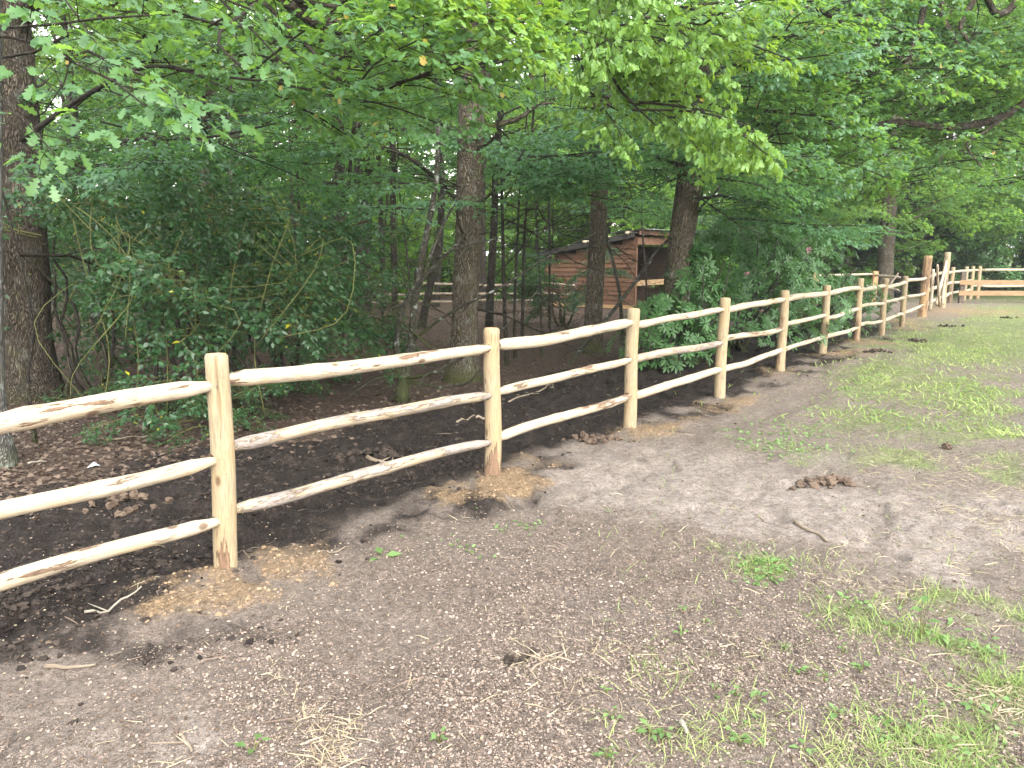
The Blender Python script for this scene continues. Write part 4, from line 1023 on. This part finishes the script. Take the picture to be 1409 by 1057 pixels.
# ---- nearest oak boughs, every leaf its own object
leaf_me = []
for i in range(4):
    mb = MB(); rs = np.random.RandomState(i)
    add_leaves(mb, 'oak_near', [(0, 0, 0)], [(1, 0, 0)], [(0, 0, 1)], [1.0], rs, 0, [.25 + .2 * i])
    leaf_me.append(mb.build('oak_leaf', [M['oak']]))
NEAR = dict(OAK, sub=(7, 4), leaves=6, tip=4, size=.092, tilt=.5, r=.009)
def leaf_bough(parent, start, end, seed, limit, roll=0.0):
    """a twig whose large leaves are separate children of the twig"""
    start, end = Vector(start), Vector(end); d = end - start
    mb, lf = make_spray('twig', NEAR, None, 'oak', 'twig', seed, d.length, raw=True)
    tw = link('leafy_twig', mb.build('leafy_twig', [M['twig'], M['twig']]), parent)
    tw.matrix_basis = Matrix.Translation(start - parent.location) @ d.to_track_quat('X', 'Z').to_matrix().to_4x4() @ Matrix.Rotation(roll, 4, 'X')
    rs = random.Random(seed); n = 0
    rs.shuffle(lf)
    for (p, dd, nn, s) in lf[:limit]:
        dd = Vector(dd).normalized(); nn = Vector(nn); nn = (nn - dd * nn.dot(dd)).normalized(); sv = nn.cross(dd)
        o = bpy.data.objects.new('leaf', rs.choice(leaf_me)); C.objects.link(o); o.parent = tw
        m3 = Matrix((dd, sv, nn)).transposed() * s
        o.matrix_basis = Matrix.Translation(Vector(p)) @ m3.to_4x4(); n += 1
    return n
px_limb(t0_, [(-17, 60, 6.1), (-60, 20, 5.2), (-40, 40, 4.6), (10, 50, 4.3)], .03, 'twig', 950, 10, .012)
px_limb(t0_, [(-17, -60, 6.1), (20, -60, 5.2), (120, -40, 4.6), (240, -30, 4.4)], .03, 'twig', 951, 10, .012)
for q, (p0, p1, lim) in enumerate([((-30, 40, 4.5), (150, 70, 4.0), 75), ((10, 50, 4.3), (210, 130, 3.9), 75), ((60, -50, 4.9), (110, 60, 4.2), 60), ((120, 70, 4.2), (262, 165, 3.9), 75), ((-50, 90, 4.4), (60, 205, 4.1), 55), ((150, -40, 4.6), (330, 20, 4.3), 60),
                                   ((240, -40, 4.6), (400, 60, 4.4), 60)]):
    leaf_bough(t0_, V(*p0), V(*p1), 960 + q, lim)

# ------------------------------------------------------------------ shrubs
def shrub(name, label, base, kind, n, rx, ry, h, seed, scale, stemmat='darkbark', zmin=.15, nst=5, group=None, cat='shrub', shell=True):
    rnd = random.Random(seed); b = Vector(base); b.z = ghs(b.x, b.y)
    t = thing(name, label, cat, b, group)
    for i in range(nst):
        a = rnd.uniform(0, 6.28); e = b + Vector((math.cos(a) * rx * .6, math.sin(a) * ry * .6, h * rnd.uniform(.6, .9)))
        limb_to(t, b + Vector((rnd.uniform(-.15, .15), rnd.uniform(-.15, .15), -.05)), e, .028, rnd, M[stemmat], 'stem')
    for i in range(n):
        a = rnd.uniform(0, 6.28); u = rnd.uniform(.45, 1) if shell else rnd.uniform(.2, 1)
        zz = zmin + (h - zmin) * rnd.random()
        prof = math.sin(math.pi * min(.98, .25 + .75 * zz / h)) ** .6
        p = b + Vector((math.cos(a) * rx * u * prof, math.sin(a) * ry * u * prof, zz))
        bough(t, kind, p, a + rnd.uniform(-.7, .7), rnd, scale, rnd.uniform(-.5, .4), rnd.uniform(-.6, .6))
    return t
HOL = [((118, 555), 1.0, 2.3, 24, 'holly bush with long yellow-green trailing shoots beside the thick dark oak'), ((232, 560), 1.0, 2.4, 26, 'dark holly bush left of the foremost fence post'),
       ((330, 566), .95, 2.2, 26, 'dark holly bush behind the foremost fence post'), ((402, 535), .85, 1.9, 20, 'holly bush at the right end of the thicket, open below'),
       ((180, 500), 1.2, 2.7, 22, 'tall holly in the second row of the thicket near the thick oak'), ((300, 500), 1.2, 2.7, 22, 'tall holly in the second row behind the foremost post'),
       ((20, 500), 1.1, 2.6, 18, 'holly growing around the foot of the thick dark oak'), ((425, 470), .9, 1.6, 14, 'low holly by the dark sprouting trunk'), ((100, 450), 1.6, 3.0, 20, 'tall holly deep behind the thicket')]
for i, (p, r, h, n, lb) in enumerate(HOL):
    shrub('holly_bush', lb, G(*p), 'holly', n, r, r * .8, h, 1000 + i, 1.05, zmin=.45 if i < 7 else .2)
for i, (px, py, w, h) in enumerate([(345, 592, .5, .42), (300, 585, .4, .35), (415, 520, .4, .4), (470, 490, .4, .45), (215, 590, .35, .25), (160, 560, .4, .4), (385, 545, .4, .4)]):
    shrub('holly_sprout', 'low glossy green holly sprouts at the foot of the thicket', G(px, py), 'holly', 5, w, w, h, 1030 + i, .55, zmin=.05, nst=2, group='low sprouts under the thicket')
# arching yellow-green shoots
vt = random.Random(8)
vines = thing('bramble', 'tangle of long arching yellow-green shoots hanging over the holly thicket', 'bramble', G(160, 570))
for i in range(18):
    px, py = vt.uniform(60, 430), vt.uniform(290, 420); Y = vt.uniform(6.9, 8.0)
    q = [(px, py, Y), (px + vt.uniform(-60, 80), py - vt.uniform(0, 40), Y - .1), (px + vt.uniform(-90, 120), py + vt.uniform(20, 90), Y - .2), (px + vt.uniform(-100, 150), py + vt.uniform(80, 170), Y - .2)]
    px_limb(vines, q, .004, 'vine', 1100 + i, 12, .003, 'shoot')
for i in range(6): px_limb(vines, [(140 + 45 * i, 575, 7.6), (150 + 40 * i, 480, 7.5), (120 + 50 * i, 380, 7.4), (100 + 60 * i, 300, 7.4)], .006, 'vine', 1130 + i, 12, .004, 'shoot')

# rhododendron: whorls of long leaves; the largest leaves are single objects
lance = []
for i in range(4):
    mb = MB(); add_leaves(mb, 'lance', [(0, 0, 0)], [(1, 0, 0)], [(0, 0, 1)], [1.0], np.random.RandomState(0), 0, [.2 + .25 * i]); lance.append(mb.build('rhododendron_leaf', [M['rhodo']]))
def whorl(rs, c, axis, out, n=None):
    axis = axis / np.linalg.norm(axis); u = np.cross(axis, [.3, .2, 1.0]); u /= np.linalg.norm(u); w = np.cross(axis, u)
    n = n or rs.randint(8, 12); a0 = rs.rand() * 6
    for k_ in range(n):
        a = a0 + k_ / n * 6.283 * (1 if k_ < n else 1) + rs.normal(0, .15); el = rs.uniform(.05, .55)
        rad = u * math.cos(a) + w * math.sin(a)
        out.append((c + rad * .01, rad * math.cos(el) + axis * math.sin(el) + np.array([0, 0, -.22]), axis + rad * -.3 + rs.normal(0, .12, 3), rs.uniform(.08, .125)))
def rhododendron(label, c, rx, ry, h, nw, seed, nobj, zmin=.1):
    rs = np.random.RandomState(seed); b = Vector(c); b.z = ghs(b.x, b.y)
    t = thing('rhododendron', label, 'shrub', b)
    lf, cen = [], []
    rn = random.Random(seed)
    for i in range(14):
        a = rs.rand() * 6.28; limb_to(t, b + Vector((rs.uniform(-.2, .2), rs.uniform(-.2, .2), -.05)), b + Vector((math.cos(a) * rx * .85, math.sin(a) * ry * .85, h * rs.uniform(.3, .95))), .026, rn, M['lichenbark'], 'stem')
    sig = []
    for i in range(nw):
        a = rs.rand() * 6.283; z = zmin + (h - zmin) * rs.rand() ** .8
        bulge = .5 + .8 * float(vnoise(a * 2.4 + seed, z * 2.2, seed))
        prof = math.sqrt(max(.03, 1 - (max(0, z - h * .35) / (h * .66)) ** 2))
        u = (1 - .42 * rs.rand() ** 2) * prof * bulge
        p = np.array([math.cos(a) * rx * u, math.sin(a) * ry * u, z])
        ax = np.array([math.cos(a), math.sin(a), .75 + rs.normal(0, .2)]) + rs.normal(0, .2, 3)
        k0 = len(lf); whorl(rs, p, ax, lf); cen.append((p, ax, k0, len(lf)))
    front = sorted(cen, key=lambda q: q[0][1])              # whorls on the paddock side show largest
    singles = set()
    for p, ax, k0, k1 in front:
        if len(singles) >= nobj: break
        singles.update(range(k0, k1))
    rest = [l for i, l in enumerate(lf) if i not in singles]
    mb = MB(); add_leaves(mb, 'lance', [l[0] for l in rest], [l[1] for l in rest], [l[2] for l in rest], [l[3] for l in rest], rs)
    o = link('foliage', mb.build('foliage', [M['rhodo']]), t); o['kind'] = 'stuff'
    for i in sorted(singles)[:300]:
        p, dd, nn, s = lf[i]; dd = Vector(dd).normalized(); nn = Vector(nn); nn = (nn - dd * nn.dot(dd)).normalized()
        q = bpy.data.objects.new('leaf', lance[i % 4]); C.objects.link(q); q.parent = t
        q.matrix_basis = Matrix.Translation(Vector(p)) @ (Matrix((dd, nn.cross(dd), nn)).transposed() * s).to_4x4()
    return t, b
RD = [('rhododendron beside the shelter and the third fence post', G(893, 516), .8, .6, 1.05, 200, 150), ('narrow upright rhododendron hiding the foot of the leaning trunk', G(938, 508), .62, .5, 1.8, 260, 150), ('big glossy rhododendron with fading pink blooms behind the fourth fence post', G(1004, 486), 1.4, 1.2, 2.35, 800, 300),
      ('rhododendron leaning over the top rail near the fifth and sixth posts', G(1083, 470), 1.4, 1.2, 1.95, 620, 260), ('lower dark evergreen skirt behind the sixth and seventh posts', G(1150, 452), 1.3, 1.0, 1.2, 260, 80)]
for i, (lb, c, rx, ry, h, nw, no) in enumerate(RD):
    t, b = rhododendron(lb, c + Vector((.3, .6, 0)), rx, ry, h, nw, 50 + i, no)
    if i == 2:
        for (px, py) in ((1027, 377), (1112, 344)):
            p = V(px, py, b.y - 1.0); mb = MB(); rs = np.random.RandomState(int(px)); o_ = []
            for _ in range(14): d_ = rs.normal(0, 1, 3); o_.append((np.zeros(3) + d_ * .008, d_, rs.normal(0, 1, 3), rs.uniform(.035, .055)))
            add_leaves(mb, 'ovate', [l[0] for l in o_], [l[1] for l in o_], [l[2] for l in o_], [l[3] for l in o_], rs)
            q = link('flower', mb.build('flower', [M['petal']]), t); q.location = p - b
shrub('yew_bush', 'low dark needle-leaved evergreen in front of the shelter boards', G(778, 447), 'needle', 16, .75, .6, 1.55, 1300, .8, zmin=.5)
# dead twigs at the shelter tree
dt = random.Random(3)
for i in range(9): bough(t9, 'dead', V(dt.uniform(770, 815), dt.uniform(390, 470), G(813, 484).y - dt.uniform(0, .5)), math.pi + dt.uniform(-.9, .9), dt, .7, dt.uniform(-.1, .6))
for i in range(8): bough(t10, 'dead', V(dt.uniform(880, 960), dt.uniform(420, 490), G(922, 500).y - dt.uniform(.6, 1.2)), dt.uniform(-3, 3), dt, .55, dt.uniform(-.2, .6))
# evergreen hedge along the plank fence and undergrowth deep in the wood
for i in range(9):
    shrub('hedge_bush', 'dense evergreen hedge bush behind the plank fence', G(1310 + i * 38, 404 - (i % 2) * 3), 'fardark', 11, 1.5, 1.1, 3.1, 1400 + i, .72, group='hedge bushes behind the plank fence', zmin=.1, nst=3)
for i in range(8):
    shrub('undergrowth_bush', 'leafy green bush between the trunks beyond the gate', G(1120 + i * 33 + FR.uniform(-10, 10), 396 + FR.uniform(-3, 3)), 'far', 8, 1.3, 1.2, FR.uniform(1.6, 3), 1420 + i, .75, group='bushes beyond the gate', zmin=.1, nst=3)
for i in range(30):
    shrub('undergrowth_bush', 'leafy green undergrowth bush far back between the dark trunks', G(-150 + i * 44 + FR.uniform(-20, 20), 349 + 1.68 * FPX / FR.uniform(27, 44)), 'far', 8, 1.7, 1.3, FR.uniform(2.4, 5.0), 1440 + i, 1.25, group='undergrowth deep in the wood', zmin=.1, nst=2)

# ------------------------------------------------------------------ ground cover
def scatter_px(rs, n, x0, x1, y0, y1):
    px, py = rs.uniform(x0, x1, n), rs.uniform(y0, y1, n)
    dx = (px - CX) / FPX; dy = -(py - CY) / FPX
    d = _F[None, :] + _R[None, :] * dx[:, None] + _U[None, :] * dy[:, None]
    t = -CAM_H / d[:, 2]
    return d[:, 0] * t, d[:, 1] * t
def cover(name, label, cat, tmpl, mat, x, y, z, rs, size, upright, normtilt, lift=.0, lv=None):
    n = len(x); h = gh(x, y)
    a = rs.uniform(0, 6.283, n)
    d = np.stack([np.cos(a), np.sin(a), np.abs(rs.normal(upright, upright * .45 + .12, n))], 1)
    nn = np.stack([rs.normal(0, normtilt, n), rs.normal(0, normtilt, n), np.ones(n)], 1) if upright < 1 else np.stack([-np.cos(a), -np.sin(a), np.full(n, .5)], 1)
    mb = MB(); add_leaves(mb, tmpl, np.stack([x, y, h + lift], 1), d, nn, size, rs, 0, lv)
    return stuff(link(name, mb.build(name, [M[mat]])), label, cat)
rs = np.random.RandomState(5)
# husks and chips
x, y = scatter_px(rs, 170000, -100, 1850, 690, 1200); z = zones(x, y)
keep = rs.rand(len(x)) < (z['chip'] * (1 - .8 * z['path']) * (.35 + .65 * sstep(.35, .6, fbm(x * 2, y * 2, 61, 3))) * (1 - .6 * z['grass']) + .07)
x, y = x[keep], y[keep]
cover('husk_litter', 'brown husks and wood chips strewn over the trampled foreground earth', 'litter', 'chip', 'chip', x, y, 0, rs, rs.uniform(.004, .0105, len(x)) * rs.choice([1, 1, 1, 1.7], len(x)), .15, .7, .002, rs.rand(len(x)) ** 1.5)
# leaf litter of the wood floor
x, y = scatter_px(rs, 34000, -350, 1150, 425, 720); z = zones(x, y)
keep = rs.rand(len(x)) < z['litter']
x, y = x[keep], y[keep]
cover('leaf_litter', 'fallen brown leaves covering the floor of the wood', 'litter', 'ovate', 'brownleaf', x, y, 0, rs, rs.uniform(.03, .075, len(x)), .12, .5, .004)
# soil clods
def clods(name, label, n, sel, smin, smax, mat, box):
    x, y = scatter_px(rs, n, *box); z = zones(x, y); keep = rs.rand(n) < sel(z, x, y); x, y = x[keep], y[keep]
    h = gh(x, y); m = len(x)
    ico = np.array([[0, 0, 1], [.89, 0, .45], [.28, .85, .45], [-.72, .53, .45], [-.72, -.53, .45], [.28, -.85, .45], [.72, .53, -.45], [-.28, .85, -.45], [-.89, 0, -.45], [-.28, -.85, -.45], [.72, -.53, -.45], [0, 0, -1]])
    fi = np.array([[0, 1, 2], [0, 2, 3], [0, 3, 4], [0, 4, 5], [0, 5, 1], [1, 6, 2], [2, 7, 3], [3, 8, 4], [4, 9, 5], [5, 10, 1], [6, 7, 2], [7, 8, 3], [8, 9, 4], [9, 10, 5], [10, 6, 1], [11, 7, 6], [11, 8, 7], [11, 9, 8], [11, 10, 9], [11, 6, 10]])
    s = rs.uniform(smin, smax, m) * rs.uniform(.5, 1, m)
    v = ico[None] * (s[:, None, None] * rs.uniform(.4, 1.3, (m, 12, 1))) * np.array([1, 1, .62])
    v += np.stack([x, y, h + s * .12], 1)[:, None, :]
    f = (fi[None] + (np.arange(m) * 12)[:, None, None]).reshape(-1, 3)
    mb = MB().add(v.reshape(-1, 3), [f], None, np.repeat(rs.rand(m), 12))
    return stuff(link(name, mb.build(name, [M[mat]], False)), label, 'soil')
clods('soil_clods', 'dark crumbly clods of churned soil along the fence', 42000, lambda z, x, y: np.clip(z['black'] * (.15 + sstep(.42, .62, fbm(x * 1.6, y * 1.6, 91, 3))) * 1.1, 0, 1) * (1 - z['sand']) * (1 - .75 * sstep(-.1, .4, z['s'])), .004, .032, 'clod', (-300, 1260, 455, 980))
clods('sand_crumbs', 'crumbs of yellow sand thrown up around the fence posts', 9000, lambda z, x, y: sstep(.2, .6, z['sand']) * .9, .004, .02, 'sandclod', (100, 1330, 425, 880))
clods('earth_crumbs', 'small brown crumbs of earth lying along the fence and the path', 26000, lambda z, x, y: .1 + .3 * sstep(.45, .65, fbm(x * 2.3, y * 2.3, 95, 3)), .003, .013, 'dung', (-150, 1700, 500, 1160))
# small twigs
x, y = scatter_px(rs, 12000, -250, 1750, 450, 1160); z = zones(x, y)
keep = rs.rand(len(x)) < .12 + .35 * z['litter']
x, y = x[keep], y[keep]
cover('twig_litter', 'thin brown twig bits scattered over the earth', 'litter', 'blade', 'brownleaf', x, y, 0, rs, rs.uniform(.04, .16, len(x)), .08, .8, .006)
# pale flecks
x, y = scatter_px(rs, 1700, -200, 1750, 470, 1160)
cover('pale_flecks', 'tiny pale wood shavings and leaf scraps flecking the earth', 'litter', 'chip', 'straw', x, y, 0, rs, rs.uniform(.005, .016, len(x)), .15, .5, .004)
# grass
x, y = scatter_px(rs, 330000, 820, 1850, 405, 1180); z = zones(x, y)
dens = blob(z['px'], z['py'], GRASS_BLOBS); pat = fbm(x * 3.2, y * 3.2, 55, 4)
keep = rs.rand(len(x)) < .012 + np.clip(dens * 1.4 - .08, 0.0, 1) * sstep(.45, .60, pat + .12 * dens + .07 * sstep(8, 12, np.hypot(x, y))) * (.5 + .5 * rs.rand(len(x))) * (.55 + .45 * sstep(8, 14, np.hypot(x, y)))
x, y = x[keep], y[keep]; dd = np.hypot(x, y)
dryn = sstep(.4, .65, fbm(x * 1.3, y * 1.3, 58, 3))
lvv = np.clip(.15 + .75 * dryn + rs.normal(0, .15, len(x)), 0, .96)
nr_ = dd < 8.5
cover('grass', 'short patchy green grass growing in tufts near the husk litter', 'grass', 'blade', 'grass', x[nr_], y[nr_], 0, rs, rs.uniform(.03, .095, nr_.sum()), 1.0, .3, -.004, lvv[nr_])
cover('grass', 'bright green grass spreading over the far right side of the paddock', 'grass', 'wideblade', 'grass', x[~nr_], y[~nr_], 0, rs, rs.uniform(.05, .115, (~nr_).sum()), .9, .3, -.004, np.clip(lvv[~nr_] + .15, 0, .96))
# dry straw
x, y = scatter_px(rs, 170000, 150, 1850, 500, 1180); z = zones(x, y)
dens = blob(z['px'], z['py'], STRAW_BLOBS); pat = fbm(x * 4, y * 4, 65, 4)
keep = rs.rand(len(x)) < np.clip(dens - .12, 0, 1) * sstep(.40, .60, pat + .1 * dens) * .6 + .006
x, y = x[keep], y[keep]
cover('dry_grass', 'dry straw-coloured grass lying flat in tufts on the earth', 'grass', 'blade', 'straw', x, y, 0, rs, rs.uniform(.03, .11, len(x)), .22, .8, .003)
# low broad-leaved weeds
x, y = scatter_px(rs, 95000, 540, 1850, 405, 1180); z = zones(x, y)
dens = blob(z['px'], z['py'], WEED_BLOBS); pat = fbm(x * 3.5, y * 3.5, 85, 4)
keep = rs.rand(len(x)) < np.clip(dens - .1, 0, 1) * sstep(.36, .54, pat + .2 * dens) * .95
x, y = x[keep], y[keep]; dd = np.hypot(x, y)
cover('weed_cover', 'bright green low leafy weeds spreading in patches over the bare earth', 'weeds', 'ovate', 'weed', x, y, 0, rs, rs.uniform(.016, .042, len(x)) * (1 + .025 * dd), .45, .5, .008)

# ------------------------------------------------------------------ single small things
def weed(px, py, seed, n=7, size=.05, label='small green broad-leaved weed sprouting from the husk litter', group='weed seedlings in the litter', h=.03):
    rs = np.random.RandomState(seed); p = G(px, py); zg = ghs(p.x, p.y)
    t = thing('weed', label, 'weed', (p.x, p.y, zg), group)
    st = MB(); lf = []
    for k_ in range(n):
        a = k_ / n * 6.28 + rs.normal(0, .3); r = rs.uniform(.3, 1.0) * size * .5
        e = np.array([math.cos(a) * r, math.sin(a) * r, h * rs.uniform(.3, 1.2)])
        st.tube([(0, 0, -.01), e * .6 + np.array([0, 0, .004]), e], .0015, 3, cap=False)
        lf.append((e, np.array([math.cos(a), math.sin(a), rs.uniform(-.1, .5)]), np.array([0, 0, 1.0]) + rs.normal(0, .2, 3), size * rs.uniform(.6, 1.1)))
    link('stem', st.build('stem', [M['vine']]), t)
    for l in lf:
        mb = MB(); add_leaves(mb, 'ovate', [l[0]], [l[1]], [l[2]], [l[3]], rs); link('leaf', mb.build('leaf', [M['weed']]), t)
for i, (px, py) in enumerate([(835, 955), (842, 990), (836, 1042), (1012, 950), (1045, 955), (1018, 1015), (985, 945), (915, 1000), (938, 860), (970, 850), (1100, 915), (1185, 910), (1245, 985), (1330, 985), (1150, 975), (1080, 880), (1305, 1010), (1340, 960), (1160, 890), (1215, 1010), (1110, 1020), (940, 835), (605, 1015), (895, 1000), (1135, 930)]):
    weed(px, py, 2000 + i, 4 + i % 4, .024 + .010 * (i % 3))
weed(348, 1025, 2050, 4, .055, 'lone round-leaved weed in the bottom foreground mud', None)
weed(1268, 868, 2051, 8, .06, 'tall leafy weed with an upright stem in the grass patch', None, .16)
weed(526, 765, 2052, 3, .09, 'single fallen green leaf cluster on the dark soil between the first two posts', None, .012)

def stick(label, a, b, r, seed, mat='deadstick', amp=.06, name='stick', side=0):
    rn = random.Random(seed); p, q = G(*a), G(*b); p.z = ghs(p.x, p.y) + r * .7; q.z = ghs(q.x, q.y) + r * .7
    n = 9; pts = bend(p, q, n, amp * (q - p).length, rn, .15)
    for w in pts: w.z = ghs(w.x, w.y) + r * .75
    if not side:
        o = link(name, MB().tube(pts, np.linspace(r, r * .55, n), 6, wob=.2, seed=seed).build(name, [M[mat]])); return tag(o, label, 'stick')
    t = thing(name, label, 'stick', (0, 0, 0))
    link('shaft', MB().tube(pts, np.linspace(r, r * .55, n), 6, wob=.2, seed=seed).build('shaft', [M[mat]]), t)
    for k_ in range(side):
        c = Vector(pts[3 + k_ * 2]); e = c + Vector((rn.uniform(-.12, .12), rn.uniform(-.12, .12), rn.uniform(.01, .04)))
        link('side_twig', MB().tube([c, e], [r * .6, r * .3], 5).build('side_twig', [M[mat]]), t)
    return t
stick('short grey stick lying on the bare path near the dung heap', (1093, 718), (1138, 742), .014, 1)
stick('white peeled stick lying behind the fence by the crooked tree', (463, 574), (494, 566), .02, 2, 'palestick')
stick('curved pale twig in the black soil left of the second post', (628, 577), (660, 566), .014, 3)
stick('flat grey stick in the black soil behind the second post', (655, 572), (678, 570), .016, 4)
stick('dark branch lying on the churned soil behind the lowest rail', (505, 632), (560, 638), .018, 5, side=2)
stick('thin pale twig beside the sand at the foremost post', (115, 832), (195, 808), .008, 6, 'palestick', side=1)
stick('brown stick on the bare soil in the lower left foreground', (60, 905), (130, 898), .010, 7)
stick('crooked twig with a side shoot on the mud at the bottom', (250, 1000), (262, 1015), .008, 8, side=2)
stick('curved brown twig beside the small dark dung clump', (730, 925), (785, 885), .007, 9, side=1)
stick('thin straight twig near the sand patch on the dark soil', (450, 765), (482, 750), .006, 10)
stick('long thin twig lying on the litter behind the foremost rails', (150, 600), (210, 596), .010, 11)
stick('pale stump of a twig standing in the litter at the right foreground', (938, 985), (946, 1003), .012, 12, 'palestick')
stick('pale splinter lying by the flared grey trunk', (38, 636), (64, 630), .010, 13, 'palestick')
stick('bent twig on the path between the grass patches', (1040, 705), (1052, 712), .006, 14, side=1)
stick('bleached branch lying along the wood floor behind the second post', (700, 548), (760, 522), .014, 15, side=2)

def lump_mesh(seed, mat):
    rs = np.random.RandomState(seed)
    th = np.linspace(0, math.pi, 7)[1:-1]; ph = np.arange(9) / 9 * 6.283
    v = [[0, 0, 1]] + [[math.sin(t) * math.cos(p), math.sin(t) * math.sin(p), math.cos(t)] for t in th for p in ph] + [[0, 0, -1]]
    v = np.array(v) * (1 + rs.normal(0, .24, (len(v), 1))) * np.array([1.1, .9, .75])
    f3, f4 = [], []
    for j in range(9):
        f3.append((0, 1 + j, 1 + (j + 1) % 9)); f3.append((len(v) - 1, 37 + (j + 1) % 9, 37 + j))
        for i in range(4): f4.append((1 + i * 9 + j, 1 + (i + 1) * 9 + j, 1 + (i + 1) * 9 + (j + 1) % 9, 1 + i * 9 + (j + 1) % 9))
    return MB().add(v, [np.array(f3), np.array(f4)], None, np.full(len(v), rs.rand())).build('lump', [M[mat]], False)
def heap(name, label, cat, px, py, w, d, n, size, mat, seed, part):
    rn = random.Random(seed); c = G(px, py); zg = ghs(c.x, c.y)
    t = thing(name, label, cat, (c.x, c.y, zg)); mes = [lump_mesh(seed + k_, mat) for k_ in range(3)]
    for i in range(n):
        u, v_ = rn.gauss(0, .45), rn.gauss(0, .45)
        x, y = u * w, v_ * d; s = size * rn.uniform(.6, 1.15)
        o = bpy.data.objects.new(part, mes[i % 3]); C.objects.link(o); o.parent = t
        o.location = (x, y, ghs(c.x + x, c.y + y) - zg + s * .45 + max(0, .9 - abs(u) - abs(v_)) * size * .9); o.scale = (s,) * 3
        o.rotation_euler = (rn.uniform(-.6, .6), rn.uniform(-.6, .6), rn.uniform(0, 6))
heap('dung_pile', 'heap of brown horse droppings on the bare path', 'dung', 1140, 664, .27, .11, 34, .034, 'dung', 31, 'dropping')
heap('dung_pile', 'small dark dung clump among the husks in the foreground', 'dung', 712, 898, .10, .07, 9, .02, 'clod', 41, 'dropping')
heap('soil_heap', 'dark molehill-like soil heap beside the grass near the gate', 'soil heap', 1264, 466, .2, .12, 16, .038, 'clod', 51, 'clod')
heap('soil_heap', 'black soil heap at the edge of the fence strip by the seventh post', 'soil heap', 1207, 483, .2, .12, 18, .036, 'clod', 61, 'clod')
heap('soil_heap', 'low dark soil heap on the bare ground nearest the gate', 'soil heap', 1306, 446, .25, .16, 14, .036, 'clod', 71, 'clod')
heap('soil_heap', 'small dark soil clump lying on the far bright grass', 'soil heap', 1385, 435, .18, .12, 10, .036, 'clod', 81, 'clod')
heap('dung_pile', 'brown dropping lumps behind the middle rail left of the foremost post', 'dung', 170, 690, .28, .18, 30, .03, 'dung', 91, 'dropping')
heap('soil_heap', 'crumbled brown clods beside the sand in front of the third post', 'soil heap', 820, 602, .35, .13, 34, .026, 'dung', 101, 'clod')
heap('soil_heap', 'black clods piled behind the lowest rail between the first two posts', 'soil heap', 520, 628, .4, .16, 36, .035, 'clod', 111, 'clod')
heap('dung_pile', 'single old dropping with a dry straw on the far grass edge', 'dung', 1300, 612, .06, .04, 4, .032, 'dung', 121, 'dropping')
sc_ = G(119, 640); o = link('paper_scrap', MB().add([(0, 0, .01), (.07, .01, .03), (.08, .06, .012), (.02, .07, .035), (.04, .035, .05)], [np.array([[0, 1, 4], [1, 2, 4], [2, 3, 4], [3, 0, 4]])]).build('paper_scrap', [M['scrap']], False))
o.location = (sc_.x, sc_.y, ghs(sc_.x, sc_.y)); tag(o, 'crumpled pale scrap on the leaf litter behind the fence', 'scrap')

# ------------------------------------------------------------------ pale scattering box added to imitate the veil of lens glare
def build_glare_veil(density):
    k = NT('glare_veil_air')
    v = k.n('VolumePrincipled')
    v.inputs['Color'].default_value = (0.92, 0.95, 1.0, 1)
    v.inputs['Density'].default_value = density
    k.t.links.new(v.outputs[0], k.out.inputs['Volume'])
    m = MB().box((0, 0, 11.5), (1240, 1240, 26)).build('glare_veil', [k.m], False)
    o = link('glare_veil', m); stuff(o, 'faint pale veil added to imitate lens glare', 'glare_veil')
build_glare_veil(0.0007)
